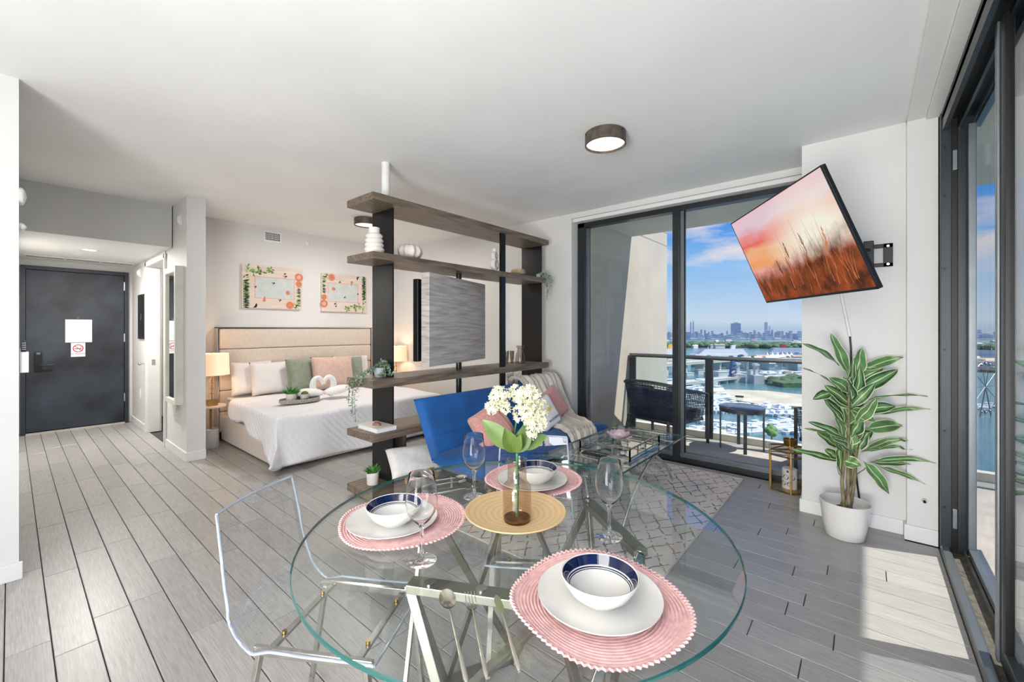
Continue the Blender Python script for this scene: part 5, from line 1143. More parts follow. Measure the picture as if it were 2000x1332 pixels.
LV = [((385, 370), (243, 45), 75, .02, .5, 1), ((310, 290), (30, 122), 46, .12, .6, 0), ((440, 375), (480, 158), 82, 0, .2, 1), ((460, 330), (790, 218), 62, .06, .6, 1), ((450, 400), (645, 305), 62, .08, .5, 1), ((440, 490), (760, 320), 78, .03, .4, 0),
      ((300, 470), (30, 308), 13, .12, .9, 0), ((490, 560), (985, 525), 18, .14, 1.1, 0), ((400, 600), (205, 490), 108, .05, .5, 1), ((240, 500), (106, 548), 58, .2, .6, 0), ((360, 700), (186, 530), 62, 0, .5, 0), ((560, 670), (995, 612), 34, .14, .8, 1), ((470, 640), (742, 600), 72, .16, .6, 0),
      ((380, 625), (585, 715), 66, .16, .4, 1), ((500, 780), (786, 740), 78, .1, .5, 1), ((400, 830), (480, 690), 84, .0, .3, 0), ((380, 860), (72, 720), 56, .1, .6, 0), ((370, 870), (44, 770), 26, .1, .8, 0), ((310, 920), (140, 800), 58, .02, .5, 0), ((440, 1010), (430, 815), 42, 0, .2, 1),
      ((450, 950), (528, 800), 52, 0, .3, 0), ((480, 950), (820, 815), 44, .06, .7, 1), ((480, 950), (855, 895), 20, .04, .9, 0), ((550, 1025), (1032, 1012), 36, .18, .7, 0), ((540, 1030), (855, 1040), 42, .05, .7, 0), ((600, 1060), (960, 1185), 34, .06, .7, 1),
      ((490, 1020), (692, 1272), 74, .08, .4, 1), ((340, 1015), (478, 1058), 74, .05, .3, 1), ((330, 1030), (-60, 930), 44, .06, .7, 0), ((300, 900), (322, 1120), 56, .06, .4, 0), ((360, 460), (398, 375), 52, 0, .4, 0), ((420, 610), (495, 520), 62, 0, .4, 0), ((370, 760), (200, 560), 50, .02, .5, 0),
      ((400, 560), (335, 420), 44, .0, .4, 0), ((380, 900), (255, 755), 66, .05, .5, 1), ((390, 520), (420, 240), 44, .0, .4, 0), ((300, 1000), (200, 930), 60, .0, .5, 0), ((350, 960), (240, 820), 50, .0, .5, 1), ((420, 730), (440, 560), 60, .0, .3, 0)]
rr = random.Random(17)
for k_ in range(16):
    bx_, by_ = rr.uniform(345, 440), rr.uniform(430, 1000); an_ = rr.uniform(-2.6, -.5); ln_ = rr.uniform(150, 260); LV.append(((bx_, by_), (bx_+ln_*math.cos(an_)*1.1, by_+ln_*math.sin(an_)), rr.uniform(50, 80), .08, rr.uniform(.2, .7), k_ % 2))
for (b_, t_, wd, dr_, ro, pl) in LV:
    dd = rr.uniform(-.13, .10); vleaf(Z(*b_, dd*.3), Z(*t_, dd), wd*1.3/3.918*TP/FPX, dr_, ro, pl)

# ------------------------------------------------------------- lantern
la = thing('lantern', 'brass framed hexagonal glass lantern on the floor between window and column', 'lantern', (-.52, 4.31, 0))
lcx, lcy, Rl = -.500, 4.325, .165
hx = [Vector((lcx+Rl*math.cos(math.radians(a)), lcy+Rl*math.sin(math.radians(a)), 0)) for a in (220, 280, 340, 40, 100, 160)]
lt = MB()
for i in range(6):
    a, b_ = hx[i], hx[(i+1) % 6]
    MB().box(a.x-.007, a.y-.007, 0, a.x+.007, a.y+.007, .345).build('corner_bar', GOLD, la, bev=.002)
    for z in (.008, .30, .345): MB().bar((a.x, a.y, z), (b_.x, b_.y, z), .012, .012).build('frame_bar', GOLD, la)
    n_ = ((a+b_)/2-Vector((lcx, lcy, 0))).normalized(); MB().obox((a+b_)/2+Vector((0, 0, .155)), (b_-a)/2, n_*.0012, Vector((0, 0, .145))).build('glass_panel', PANE, la)
    # sloped roof bar
    top = Vector((lcx, lcy, .375)); q = top+(a-Vector((lcx, lcy, 0))).normalized()*.04; MB().bar((a.x, a.y, .345), q, .009, .009).build('roof_bar', GOLD, la)
MB().prism([(p.x, p.y) for p in hx], lambda a, b: Vector((a, b, .002)), lambda a, b: Vector((a, b, .008))).build('bottom', GOLD, la)
MB().lathe([(.035, .368), (.042, .375), (.048, .43), (.044, .43), (.04, .38), (.001, .375)], 28, (lcx, lcy, 0)).build('cap', GOLD, la, smooth=50)
cn = thing('pillar_candle', 'white pillar candle patterned with dark circles inside the lantern', 'candle', (lcx, lcy, .008))
MB().lathe([(.001, 0), (.056, 0), (.056, .165), (.048, .17), (.001, .165)], 32, (lcx, lcy, .008)).build('wax', MATTEW, cn, smooth=50)
SPOT = M('dark brown motif', (84, 62, 52), .6, var=(60, .3)); sb_ = MB()
for (an, z, r) in ((248, .10, .022), (228, .045, .020), (275, .045, .018), (300, .10, .02), (200, .1, .02), (262, .15, .010)):
    c0 = math.radians(an)
    sb_.add([Vector((lcx+.0566*math.cos(c0+r/.056*math.cos(k*.3927)), lcy+.0566*math.sin(c0+r/.056*math.cos(k*.3927)), .008+z+r*math.sin(k*.3927))) for k in range(16)], [tuple(range(16))])
sb_.build('motif', SPOT, cn)

# ------------------------------------------------------------- television on its wall arm
TW, TH = 1.22, 1.22*9/16
TR_ = Matrix(((.5287, .7826, -.3287), (-.8488, .4860, -.2081), (-.0031, .3890, .9212)))
tvc = Vector((-.3124, 2.652, .4244))*1.22+Vector((0, 0, EYE))
tv = thing('television', 'flat television tilted on a wall arm, showing reeds against a pink sunset', 'television', tvc); tv.rotation_euler = TR_.to_euler()
MB().box(-TW/2, .0, -TH/2, TW/2, .022, TH/2).build('body', BLACKP, tv, bev=.004, local=True)
MB().box(-TW/2+.25, .022, -TH/2+.01, TW/2-.04, .045, TH/2-.30).build('back_housing', BLACKP, tv, bev=.012, local=True)
fr_ = MB()
for a in ((-TW/2, -TH/2, -TW/2+.008, TH/2), (TW/2-.008, -TH/2, TW/2, TH/2), (-TW/2, TH/2-.008, TW/2, TH/2), (-TW/2, -TH/2, TW/2, -TH/2+.014)): fr_.box(a[0], -.004, a[1], a[2], 0, a[3])
fr_.build('bezel', BLACKM, tv, local=True)
def screen_mat():
    m = bpy.data.materials.new('sunset screen'); m.use_nodes = True; nt = m.node_tree; nt.nodes.clear(); N = nt.nodes.new; L = nt.links.new
    o = N('ShaderNodeOutputMaterial'); e = N('ShaderNodeEmission'); e.inputs[1].default_value = 1.0; gl = N('ShaderNodeBsdfGlossy'); gl.inputs['Roughness'].default_value = .15; ms = N('ShaderNodeMixShader'); ms.inputs[0].default_value = .03; L(e.outputs[0], ms.inputs[1]); L(gl.outputs[0], ms.inputs[2]); L(ms.outputs[0], o.inputs[0])
    tcn = N('ShaderNodeTexCoord'); sp_ = N('ShaderNodeSeparateXYZ'); L(tcn.outputs['Object'], sp_.inputs[0])
    def mth(op, a, b_=None, v=None, v2=None):
        n = N('ShaderNodeMath'); n.operation = op; L(a, n.inputs[0])
        if b_ is not None: L(b_, n.inputs[1])
        if v is not None: n.inputs[1].default_value = v
        if v2 is not None: n.inputs[2].default_value = v2
        return n.outputs[0]
    mp = N('ShaderNodeMapping'); mp.inputs['Scale'].default_value = (1.3, 1, 6); mp.inputs['Rotation'].default_value = (0, -.15, 0); L(tcn.outputs['Object'], mp.inputs[0])
    nz = N('ShaderNodeTexNoise'); nz.inputs['Scale'].default_value = 1.6; nz.inputs['Detail'].default_value = 3; L(mp.outputs[0], nz.inputs[0])
    v = mth('MULTIPLY_ADD', sp_.outputs[2], v=1/TH, v2=.5); nn_ = mth('MULTIPLY_ADD', nz.outputs[0], v=.34, v2=-.17); v = mth('ADD', v, nn_); v = mth('MULTIPLY_ADD', sp_.outputs[0], v=-.10) if 0 else v
    rp = N('ShaderNodeValToRGB'); el = rp.color_ramp.elements
    st = [(0, (96, 44, 30)), (.12, (140, 62, 32)), (.22, (196, 92, 52)), (.31, (240, 150, 140)), (.38, (248, 178, 166)), (.47, (250, 170, 110)), (.56, (246, 186, 140)), (.66, (240, 116, 104)), (.76, (242, 150, 150)), (.86, (232, 206, 220)), (1, (246, 200, 208))]
    while len(el) < len(st): el.new(.5)
    for i, (p, c) in enumerate(st): el[i].position = p; el[i].color = (*lin(c), 1)
    L(v, rp.inputs[0])
    # bright sun haze on the right
    dx = mth('ADD', sp_.outputs[0], v=-.36); dz = mth('ADD', sp_.outputs[2], v=-.02); dx = mth('MULTIPLY', dx, v=1.0); dz = mth('MULTIPLY', dz, v=1.7)
    r2 = mth('ADD', mth('MULTIPLY', dx, dx), mth('MULTIPLY', dz, dz)); r = mth('SQRT', r2); mr = N('ShaderNodeMapRange'); mr.inputs['From Min'].default_value = .66; mr.inputs['From Max'].default_value = .16; L(r, mr.inputs[0]); 
    up = N('ShaderNodeMapRange'); up.inputs['From Min'].default_value = -.22; up.inputs['From Max'].default_value = -.08; L(sp_.outputs[2], up.inputs[0]); hz = mth('MULTIPLY', mr.outputs[0], up.outputs[0])
    mx = N('ShaderNodeMix'); mx.data_type = 'RGBA'; L(hz, mx.inputs['Factor']); L(rp.outputs[0], mx.inputs['A']); mx.inputs['B'].default_value = (*lin((255, 248, 230)), 1)
    # mottled reeds low down
    n2 = N('ShaderNodeTexNoise'); n2.inputs['Scale'].default_value = 9; n2.inputs['Detail'].default_value = 6; L(tcn.outputs['Object'], n2.inputs[0]); c2 = N('ShaderNodeValToRGB'); c2.color_ramp.elements[0].position = .35; c2.color_ramp.elements[1].position = .68; c2.color_ramp.elements[0].color = (*lin((84, 52, 38)), 1); c2.color_ramp.elements[1].color = (*lin((176, 88, 48)), 1); L(n2.outputs[0], c2.inputs[0])
    lw = N('ShaderNodeMapRange'); lw.inputs['From Min'].default_value = -.02; lw.inputs['From Max'].default_value = -.16; zz = mth('ADD', sp_.outputs[2], mth('MULTIPLY', sp_.outputs[0], v=-.12)); zz = mth('ADD', zz, mth('MULTIPLY_ADD', n2.outputs[0], v=.2, v2=-.1)); L(zz, lw.inputs[0])
    m2 = N('ShaderNodeMix'); m2.data_type = 'RGBA'; L(lw.outputs[0], m2.inputs['Factor']); L(mx.outputs['Result'], m2.inputs['A']); L(c2.outputs[0], m2.inputs['B']); L(m2.outputs['Result'], e.inputs[0]); return m
MB().box(-TW/2+.008, -.003, -TH/2+.014, TW/2-.008, -.0005, TH/2-.008).build('screen', screen_mat(), tv, local=True)
gm = [glow('reed rust', (150, 70, 40), 1), glow('reed dark', (84, 52, 34), 1), glow('reed pale', (214, 130, 90), 1)]
rd = MB(); rr = random.Random(31)
def blade(x, z, ang, l, w_, m_):
    rd.cm = m_; p = Vector((x, -.0036, z)); pts = []
    for k in range(4): a = ang+.25*k/3; p2 = p+Vector((math.sin(a), 0, math.cos(a)))*l/3; pts.append(p); p = p2
    pts.append(p); L_ = []; R_ = []
    for i, q in enumerate(pts): ww = w_*(1-i/len(pts)); L_.append(q-Vector((ww, 0, 0))); R_.append(q+Vector((ww, 0, 0)))
    rd.add(L_+R_[::-1], [tuple(range(len(L_)*2))])
for i in range(120):
    x = rr.uniform(-TW/2+.03, TW/2-.09); z0 = -TH/2+.016+rr.random()*.12; l = rr.uniform(.06, .22)*(1.0+.3*math.sin(x*6)); 
    if z0+l < TH/2-.02: blade(x, z0, rr.gauss(-.05, .22), l, rr.uniform(.001, .003), rr.choice((0, 0, 1, 2)))
def plume(x, z0, l, ang, m_=1):
    blade(x, z0, ang, l, .0022, m_); tx_ = x+math.sin(ang+.2)*l*.95; tz_ = z0+math.cos(ang+.2)*l*.93
    for k in range(26): q = k/26; blade(tx_-math.sin(ang+.25)*.11*q, tz_-math.cos(ang+.25)*.11*q, ang+rr.gauss(.1, .45), .028*(.5+q), .0022, m_)
for a in ((-.02, -.22, .28, -.22, 1), (-.17, -.24, .20, -.35, 1), (-.05, -.26, .22, -.3, 0), (.20, -.22, .30, -.28, 0), (.10, -.2, .18, .3, 0), (.30, -.22, .24, .25, 2), (.38, -.2, .26, -.1, 2), (-.30, -.28, .12, -.3, 0)): plume(*a)
rd.build('reeds_image', gm, tv, local=True)
MB().box(-.10, .05, -.08, .10, .062, .14).build('mount_plate', DARKCH, tv, bev=.003, local=True)
wm = thing('wall_mount', 'black metal television wall mount with a square hole on the white column', 'wall mount', (.06, 3.85, 1.80))
c0 = AY(1690, 480, 3.85); c1 = AY(1744, 520, 3.85)
xa, xb, zb, za = c0.x, c1.x, c1.z, c0.z
fm_ = MB()
W_ = xb-xa; H_ = za-zb
fm_.box(xa, 3.838, za-.028, xb, 3.85, za).box(xa, 3.838, zb, xb, 3.85, zb+.026).box(xb-.05, 3.838, zb, xb, 3.85, za).box(xa, 3.838, zb, xa+.045, 3.85, za); fm_.build('wall_plate', DARKCH, wm, bev=.002)
for x in (xb-.025, xa+.02):
    for z in (za-.018, zb+.016): MB().tube([(x, 3.838, z), (x, 3.832, z)], .008, 10).build('bolt', CHROME, wm)
hubp = Vector((xa+.02, 3.79, (za+zb)/2)); MB().box(xa-.01, 3.78, zb-.02, xa+.045, 3.838, za+.02).build('pivot_block', DARKCH, wm, bev=.004)
tb = tvc+TR_ @ Vector((0, .064, .03)); mid = Vector((-.16, 3.66, (tb.z+hubp.z)/2+.0))
for dz in (-.035, .035): MB().bar(hubp+Vector((0, 0, dz)), mid+Vector((0, 0, dz)), .03, .018).build('arm', BLACKM, wm, bev=.003); MB().bar(mid+Vector((0, 0, dz)), tb+Vector((0, 0, dz*.8)), .03, .018).build('arm', BLACKM, wm, bev=.003)
MB().tube([mid+Vector((0, 0, -.05)), mid+Vector((0, 0, .05))], .016, 12).build('elbow', DARKCH, wm)
# cable
cb = thing('cable_sleeve', 'white cable sleeve running down the column from the television to the plant', 'cable', (-.11, 3.84, 1.2))
q0, q1, q2 = AY(1640, 560, 3.835), AY(1646, 590, 3.84), AY(1660, 657, 3.842); MB().tube([q0, q1, q2], .010, 10).build('sleeve', WHITEP, cb, smooth=60)
MB().tube([q2, AY(1662, 680, 3.843), AY(1663, 760, 3.843), AY(1668, 900, 3.843), AY(1680, 985, 3.843)], .006, 8).build('cord', BLACKP, cb, smooth=60)
q = AY(1805, 977, 3.78); ob = thing('wall_coax_outlet', 'small metal cable socket low on the white pier beside the sliding door', 'outlet', q); MB().tube([q, q+Vector((0, -.02, 0))], .014, 12).build('socket', STEEL, ob); MB().tube([q+Vector((0, -.02, 0)), q+Vector((0, -.03, -.005))], .007, 8).build('pin', DARKCH, ob)
# ============================================================= the view: bay, port, city
GZ = -52.0
def Gc(u, v, z=GZ): return G(u, v, z)
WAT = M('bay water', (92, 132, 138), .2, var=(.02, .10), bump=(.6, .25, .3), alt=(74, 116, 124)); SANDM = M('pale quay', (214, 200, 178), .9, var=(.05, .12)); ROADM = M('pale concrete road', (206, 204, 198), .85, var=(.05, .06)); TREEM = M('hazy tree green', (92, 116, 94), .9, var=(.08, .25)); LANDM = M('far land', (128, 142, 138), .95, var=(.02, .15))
sea = MB().lathe([(.001, GZ), (3600, GZ)], 96, (0, 0, 0)).build('bay_water', WAT); tag(sea, 'turquoise bay water spreading below the balcony to the horizon', 'water', kind='stuff')
def land(name, px, m, z0, z1, lab, cat='land'):
    pts = [Gc(*p) for p in px]; t = MB().prism([(p.x, p.y) for p in pts], lambda a, b: Vector((a, b, GZ-.5)), lambda a, b: Vector((a, b, GZ+z1))).build(name, m)
    return tag(origin(t, (pts[0].x, pts[0].y, GZ)), lab, cat)
land('sandy_pier', [(1388, 774), (1420, 763), (1500, 766), (1590, 776), (1700, 790), (1700, 806), (1600, 800), (1480, 792), (1430, 783)], SANDM, 0, 1.2, 'tan sandy pier across the middle of the marina', 'pier')
land('port_quay', [(1150, 716), (1300, 708), (1570, 705), (2100, 712), (2100, 703), (1570, 698), (1150, 700)], SANDM, 0, 2.0, 'long pale quay where the cruise ships lie', 'quay')
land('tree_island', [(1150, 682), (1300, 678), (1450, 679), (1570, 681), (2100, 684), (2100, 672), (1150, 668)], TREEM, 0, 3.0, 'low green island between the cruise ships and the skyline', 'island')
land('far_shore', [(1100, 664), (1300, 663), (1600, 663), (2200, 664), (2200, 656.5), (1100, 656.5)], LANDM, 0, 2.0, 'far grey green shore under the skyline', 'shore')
land('green_islet', [(1498, 751), (1520, 741), (1560, 737), (1620, 740), (1640, 752), (1580, 757), (1530, 757)], M('mangrove green', (84, 112, 74), .95, var=(.3, .3)), 0, 4, 'small green wooded islet at the right behind the bridge', 'islet')
land('near_quay', [(1470, 905), (1480, 880), (1560, 872), (1700, 880), (1760, 940)], SANDM, 0, 1.0, 'pale quay at the foot of the tower', 'quay')
# trees on the island, islet
def treeclump(name, px, n, h, lab, seed):
    rr = random.Random(seed); b = MB()
    for i in range(n):
        k = rr.random()*(len(px)-1); j = int(k); u = px[j][0]+(px[j+1][0]-px[j][0])*(k-j); v = px[j][1]+(px[j+1][1]-px[j][1])*(k-j)+rr.uniform(-3, 3); p = Gc(u, v); s = h*rr.uniform(.6, 1.2)
        b.sphere(p+Vector((0, 0, s*.6)), s, 7, 5, (1.3, 1.3, .8))
    return tag(b.build(name, M('canopy '+name, (86, 112, 84), .95, var=(.1, .3)), smooth=80), lab, 'trees', kind='stuff')
treeclump('island_trees', [(1150, 678), (1330, 676), (1450, 677), (1570, 679), (2050, 682)], 420, 9, 'belt of trees on the island behind the cruise ships', 3)
treeclump('islet_trees', [(1505, 750), (1550, 745), (1630, 748)], 60, 4.5, 'mangrove trees on the small islet', 4)
treeclump('quay_trees', [(1150, 704), (1400, 700), (1700, 700)], 60, 4, 'scattered trees along the port quay', 5)
# skyline
BM = [M('hazy facade', (226, 232, 240), .9, var=(.05, .1)), M('hazy blue facade', (196, 208, 226), .9, var=(.05, .1)), M('hazy pale facade', (244, 244, 246), .9, var=(.05, .06))]  # aerial haze is put into these pale facade colours
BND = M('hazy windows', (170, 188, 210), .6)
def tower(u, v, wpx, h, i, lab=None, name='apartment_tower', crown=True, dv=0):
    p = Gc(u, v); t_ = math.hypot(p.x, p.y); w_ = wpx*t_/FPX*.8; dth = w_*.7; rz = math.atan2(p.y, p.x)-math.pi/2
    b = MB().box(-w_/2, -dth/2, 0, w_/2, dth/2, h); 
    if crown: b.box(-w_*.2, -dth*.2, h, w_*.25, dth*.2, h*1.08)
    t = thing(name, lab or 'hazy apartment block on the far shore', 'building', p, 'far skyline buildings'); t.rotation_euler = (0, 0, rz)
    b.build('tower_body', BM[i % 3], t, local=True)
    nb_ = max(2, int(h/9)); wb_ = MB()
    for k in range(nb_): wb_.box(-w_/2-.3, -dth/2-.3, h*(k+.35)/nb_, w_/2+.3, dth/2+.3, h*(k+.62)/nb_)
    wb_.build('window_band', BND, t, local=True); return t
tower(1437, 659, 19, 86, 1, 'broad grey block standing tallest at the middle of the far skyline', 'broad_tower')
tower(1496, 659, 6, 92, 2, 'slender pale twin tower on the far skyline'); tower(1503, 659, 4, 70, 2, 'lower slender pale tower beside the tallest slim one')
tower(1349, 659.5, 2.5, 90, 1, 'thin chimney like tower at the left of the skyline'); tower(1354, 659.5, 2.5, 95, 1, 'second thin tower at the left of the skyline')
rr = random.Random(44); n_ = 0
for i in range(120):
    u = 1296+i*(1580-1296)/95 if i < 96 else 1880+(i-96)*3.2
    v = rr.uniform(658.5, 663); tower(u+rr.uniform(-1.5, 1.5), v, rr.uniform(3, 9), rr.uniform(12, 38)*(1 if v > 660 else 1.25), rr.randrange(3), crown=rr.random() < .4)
# low buildings on the island and port
HM = [M('white sheds', (228, 226, 222), .8, var=(.1, .05)), M('terracotta roofs', (196, 160, 140), .8, var=(.1, .1))]
for i in range(46):
    u = rr.uniform(1300, 1580) if i < 36 else rr.uniform(1890, 1950); v = rr.uniform(668, 684) if i % 2 else rr.uniform(704, 716); p = Gc(u, v); w_ = rr.uniform(10, 30)*(.7 if v > 700 else 1); h = rr.uniform(4, 9)
    t = thing('low_building', 'low pale building by the port', 'building', p, 'low buildings by the port'); t.rotation_euler = (0, 0, rr.uniform(.4, 1.2))
    MB().box(-w_/2, -w_*.25, 0, w_/2, w_*.25, h).build('walls', HM[0], t, local=True); MB().prism([(-w_*.28, h), (0, h+2.5), (w_*.28, h)], lambda a, b: Vector((-w_/2-1, a, b)), lambda a, b: Vector((w_/2+1, a, b))).build('roof', HM[i % 3 == 0], t, local=True)
for i in range(44):
    u = rr.uniform(1340, 1575); v = rr.uniform(704, 714) if i % 2 else rr.uniform(729, 737); p = Gc(u, v); w_ = rr.uniform(7, 16); h = rr.uniform(3, 6)
    t = thing('quay_shed', 'small pale shed on the port side by the road bridges', 'building', p, 'sheds by the road bridges'); t.rotation_euler = (0, 0, rr.uniform(.3, 1.3))
    MB().box(-w_/2, -w_*.22, 0, w_/2, w_*.22, h).build('walls', HM[0], t, local=True); MB().box(-w_/2-.4, -w_*.24, h, w_/2+.4, w_*.24, h+.5).build('roof', HM[i % 4 == 0], t, local=True)
# white tents
for i, u in enumerate((1498, 1508, 1518, 1528, 1537, 1545)):
    p = Gc(u, 697); t = thing('peaked_tent', 'white peaked tent roof on the quay', 'tent', p, 'row of peaked tents on the quay'); MB().lathe([(7, 2.5), (3.5, 4), (1.5, 7), (.3, 10)], 8, p).build('canopy', HM[0], t, smooth=30); MB().lathe([(6.5, 0), (6.5, 2.5)], 8, p).build('skirt', HM[0], t)
# cruise ships
SHW = M('ship white', (236, 236, 238), .5, var=(.1, .02)); SHB = M('ship window band', (150, 166, 186), .4); FUN = [M('funnel red', (206, 80, 70), .5), M('funnel blue', (40, 96, 150), .5), M('funnel yellow', (232, 190, 70), .5)]
def cruise(u0, u1, v, lab, fi, k=.5):
    a, b_ = Gc(u0, v), Gc(u1, v+1.5); L_ = (b_-a).length; t = thing('cruise_ship', lab, 'ship', (a+b_)/2, 'cruise ships at the port'); t.rotation_euler = (0, 0, math.atan2(b_.y-a.y, b_.x-a.x)); h = L_/2; w_ = L_*.065
    def hull(z0, z1, s0, s1, ww): return MB().prism([(-h*s0, -ww), (h*s1*.86, -ww), (h*s1, 0), (h*s1*.86, ww), (-h*s0, ww)], lambda x, y: Vector((x, y, z0)), lambda x, y: Vector((x*1.01, y, z1)))
    hull(0, 9*k, .99, 1, w_).build('hull', SHW, t, local=True)
    for i in range(6): hull((9+3.1*i)*k, (11.6+3.1*i)*k, .96-.02*i, .86-.05*i, w_*(.95-.03*i)).build('deck', SHW, t, local=True); hull((11.6+3.1*i)*k, (12.1+3.1*i)*k, .95-.02*i, .85-.05*i, w_*(.93-.03*i)).build('window_band', SHB, t, local=True)
    MB().prism([(-h*.62, 27*k), (-h*.45, 27*k), (-h*.50, 40*k), (-h*.64, 43*k)], lambda x, z: Vector((x, -w_*.25, z)), lambda x, z: Vector((x, w_*.25, z))).build('funnel', FUN[fi] if fi is not None else SHW, t, local=True)
    MB().tube([(h*.35, 0, 27*k), (h*.33, 0, 38*k)], .8, 6).build('mast', SHW, t, local=True)
    for i in range(7): q = -h*.7+i*h*.2; MB().box(q, -w_-1, 7*k, q+h*.13, -w_, 10*k).build('lifeboat', FUN[2] if fi == 2 else SHB, t, local=True)
cruise(1455, 1346, 695, 'white cruise ship moored at the middle of the port quay', None); cruise(1500, 1640, 692, 'white cruise ship with red and blue funnel at the right of the quay', 0); cruise(1330, 1230, 696, 'white cruise ship with yellow funnel at the left of the quay', 2, .55)
cruise(1890, 1960, 694, 'white ship seen through the sliding door gap', None, .4)
# bridges
def bridge(px, w_, z, lab, name, npier, pr=1.6, th=1.6):
    pts = [Gc(*p) for p in px]; t = thing(name, lab, 'bridge', pts[0]); dk = MB()
    for a, b_ in zip(pts[:-1], pts[1:]): dk.bar(a+Vector((0, 0, z)), b_+Vector((0, 0, z)), w_, th)
    dk.build('deck', ROADM, t)
    rl_ = MB()
    for a, b_ in zip(pts[:-1], pts[1:]):
        sd = (b_-a).normalized().cross(Vector((0, 0, 1)))*w_/2
        for s in (-1, 1): rl_.bar(a+sd*s+Vector((0, 0, z+th*.8)), b_+sd*s+Vector((0, 0, z+th*.8)), .4, 1.1)
    rl_.build('parapet', ROADM, t)
    for i in range(npier):
        f = (i+.5)/npier*(len(pts)-1); j = int(f); p = pts[j].lerp(pts[j+1], f-j); MB().obox(p+Vector((0, 0, z/2)), (w_*.35, 0, 0), (0, pr, 0), (0, 0, z/2)).build('pier', ROADM, t)
    return t
bridge([(1120, 779), (1300, 762), (1437, 745)], 9, 4, 'low concrete bridge with many piers running left from the raised bascule', 'low_bridge', 16)
bridge([(1470, 748), (1530, 743), (1600, 738)], 9, 4, 'low concrete bridge right of the raised bascule', 'low_bridge', 8)
bridge([(1120, 750), (1300, 733), (1420, 722), (1500, 722), (1760, 726), (2100, 730)], 14, 12, 'high pale road bridge crossing the bay behind the bascule bridge', 'road_bridge', 18, 2.2, 2)
bridge([(1120, 728), (1300, 718), (1440, 715), (1600, 713)], 12, 8, 'second road bridge farther back across the bay', 'causeway_bridge', 14, 1.8, 2)
p = Gc(1432, 745); bl = thing('bascule_leaf', 'blue steel bridge leaf raised upright over the channel', 'bridge', p); dirb = Vector((.15, .1, 1)).normalized(); sd = RT
for s in (-1, 1): MB().bar(p+sd*s*4, p+sd*(s*4+3)+Vector((0, 0, 26)), 1.2, 1.6).build('girder', FUN[1], bl)
for k in range(6): z = 3+4*k; MB().bar(p-sd*4+sd*z*.11+Vector((0, 0, z)), p+sd*4+sd*z*.11+Vector((0, 0, z+2)), 1.0, 1.0).build('brace', FUN[1], bl)
for k, (u, v) in enumerate(((1440, 745), (1476, 748))):
    p = Gc(u, v); t = thing('bridge_tower', ('concrete bridge pier house at the foot of the blue leaf', 'concrete bridge pier house right of the channel')[k], 'bridge', p); MB().obox(p+Vector((0, 0, 4)), RT*5, FW*6, Vector((0, 0, 4))).build('base', ROADM, t); MB().obox(p+Vector((0, 0, 12)), RT*1.5, FW*2, Vector((0, 0, 5))).build('cabin', HM[0], t)
    MB().obox(p+Vector((0, 0, 18)), RT*2.4, FW*2.8, Vector((0, 0, 1))).build('roof', HM[0], t)
# marina boats
def boat(kind):
    t = thing('motor_yacht', 'white motor yacht', 'boat', (0, 0, 0)); L_ = 1.0
    MB().prism([(-.5, -.13), (.2, -.14), (.5, 0), (.2, .14), (-.5, .13)], lambda x, y: Vector((x*.93, y*.8, 0)), lambda x, y: Vector((x, y, .12))).build('hull', SHW, t, local=True)
    MB().prism([(-.35, -.10), (.12, -.10), (.22, 0), (.12, .10), (-.35, .10)], lambda x, y: Vector((x, y, .12)), lambda x, y: Vector((x*.85-.02, y*.85, .22))).build('cabin', SHW, t, local=True)
    MB().prism([(-.3, -.088), (.09, -.088), (.16, 0), (.09, .088), (-.3, .088)], lambda x, y: Vector((x, y*1.04, .155)), lambda x, y: Vector((x*.97, y*1.0, .195))).build('windows', M('boat glass', (64, 82, 100), .2), t, local=True)
    if kind: MB().box(-.28, -.075, .27, .02, .075, .285).build('flybridge', SHW, t, local=True)
    return t
by = [boat(0), boat(1)]
rr = random.Random(77); spots = []
def row(px, n, s, ang, lab='behind the railing'):
    pts = [Gc(*p) for p in px]
    for i in range(n):
        f = i/max(1, n-1)*(len(pts)-1)*.999; j = int(f); p = pts[j].lerp(pts[j+1], f-j); spots.append((p, s*rr.uniform(.9, 1.4), ang+rr.uniform(-.12, .12)+(math.pi if rr.random() < .5 else 0), 'white motor yacht moored '+lab))
row([(1345, 766), (1385, 770), (1400, 768)], 9, 17, 1.0, 'in the farthest row left of the sandy pier'); row([(1345, 782), (1375, 786), (1420, 780)], 10, 14, 1.0, 'at the left end in front of the sandy pier'); row([(1345, 800), (1380, 806)], 6, 14, 1.0, 'behind the left balcony chair')
row([(1398, 792), (1450, 797), (1535, 802)], 22, 12, 1.2, 'along the back of the long dock behind the balcony table'); row([(1400, 804), (1460, 808), (1530, 812)], 18, 12, 1.2, 'along the front of the long dock behind the balcony table')
row([(1402, 835), (1450, 838), (1535, 826)], 16, 11, 1.0, 'along the back of the nearest dock, between the table legs'); row([(1430, 850), (1480, 848), (1538, 838)], 13, 11, 1.0, 'along the front of the nearest dock, between the table legs'); row([(1350, 822), (1385, 826)], 5, 12, 1.0, 'at the back of the nearest left dock'); row([(1350, 842), (1400, 848)], 5, 11, 1.0, 'at the front of the nearest left dock')
row([(1545, 812), (1640, 820)], 10, 12, 1.2, 'behind the right balcony chair'); row([(1545, 846), (1640, 850)], 8, 11, 1.1, 'low behind the right balcony chair'); row([(1380, 752), (1330, 755), (1300, 757)], 6, 20, .8, 'by the low bridge at the left'); row([(1490, 733), (1540, 733), (1575, 731)], 12, 16, .9, 'under the high road bridge at the right'); row([(1905, 800), (1940, 800)], 4, 13, .5, 'seen through the sliding door gap')
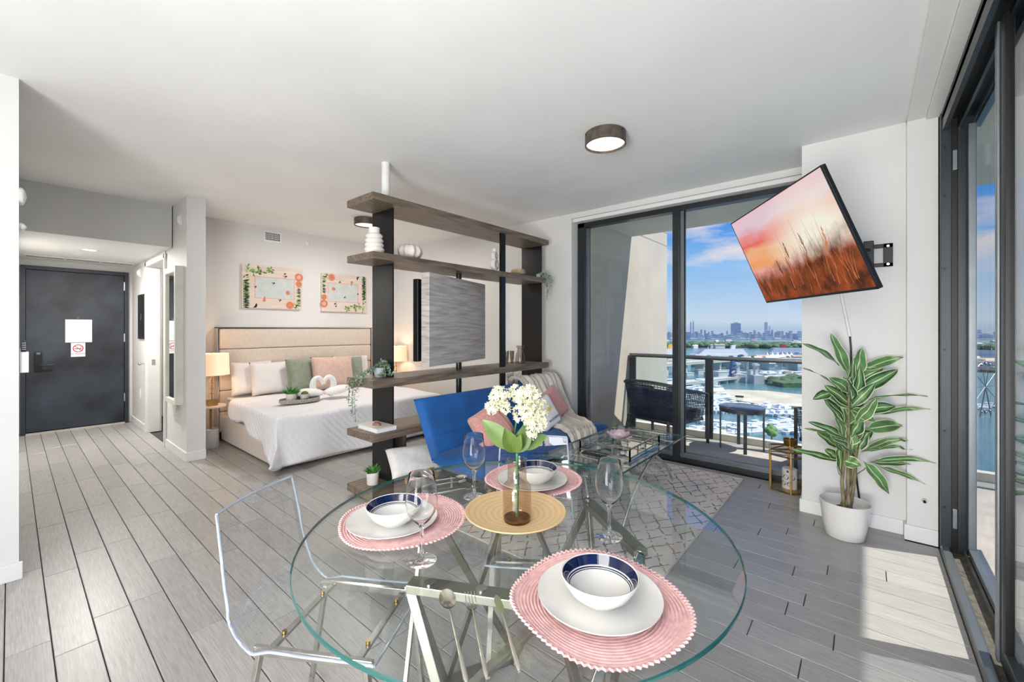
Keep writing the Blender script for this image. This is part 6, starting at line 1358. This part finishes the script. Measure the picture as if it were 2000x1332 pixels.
for i, (p, s, a, l) in enumerate(spots):
    src = by[i % 2]
    if i < 2: o = src; o.location = p; o.rotation_euler = (0, 0, a); o.scale = (s, s, s); o['label'] = l; o['group'] = 'motor yachts in the marina'
    else: spawn(src, p, a, l, s, 'motor yachts in the marina')
DOCK = M('weathered dock', (196, 184, 166), .9)
for i, px in enumerate(([(1345, 776), (1420, 775)], [(1345, 794), (1385, 797)], [(1398, 799), (1540, 808)], [(1402, 843), (1540, 832)], [(1345, 834), (1395, 838)], [(1545, 818), (1640, 824)])):
    a, b_ = Gc(*px[0]), Gc(*px[1]); t = thing('marina_dock', ['farthest left floating dock', 'second left floating dock', 'long floating dock behind the balcony table', 'nearest long floating dock seen between the table legs', 'nearest left floating dock', 'floating dock behind the right balcony chair'][i], 'dock', a); MB().bar(a+Vector((0, 0, .5)), b_+Vector((0, 0, .5)), 2.2, .6).build('deck', DOCK, t)
    for k in range(6): q = a.lerp(b_, (k+.5)/6); MB().tube([q+Vector((1.3, 0, -.4)), q+Vector((1.3, 0, 3))], .25, 6).build('pile', DOCK, t)
# palm by the near quay
p = Gc(1507, 862); pm = thing('round_tree', 'single green tree at the water edge below the balcony', 'tree', p); MB().tube([p, p+Vector((0, 0, 4))], .3, 6).build('trunk', BARK, pm)
cr_ = MB(); 
for i in range(14): cr_.sphere(p+Vector((rr.gauss(0, 1.6), rr.gauss(0, 1.6), 5+rr.gauss(0, .8))), rr.uniform(1, 1.8), 7, 5)
cr_.build('crown', M('lime foliage', (120, 156, 88), .9, var=(.5, .2)), pm, kind='stuff', smooth=80)
# observation wheel seen through the sliding door gap
p = Gc(1925, 812); fwh = thing('observation_wheel', 'tall observation wheel with cabins seen through the sliding door gap', 'wheel', p); R_ = 15; cw = p+Vector((0, 0, 18)); wd_ = Vector((.5, .86, 0))
rim = [cw+wd_*R_*math.cos(2*math.pi*i/40)+Vector((0, 0, R_*math.sin(2*math.pi*i/40))) for i in range(40)]; MB().tube(rim, .3, 6, closed=True).build('rim', GREYM, fwh)
sp2 = MB()
for i in range(0, 40, 4): sp2.tube([cw, rim[i]], .2, 5)
sp2.build('spokes', GREYM, fwh)
for i in range(0, 40, 2): MB().sphere(rim[i]-Vector((0, 0, 1.0)), .8, 8, 6).build('cabin', GREYM, fwh)
for s in (-1, 1): MB().bar(cw, p+wd_*s*6, .5, .5).build('support', GREYM, fwh)
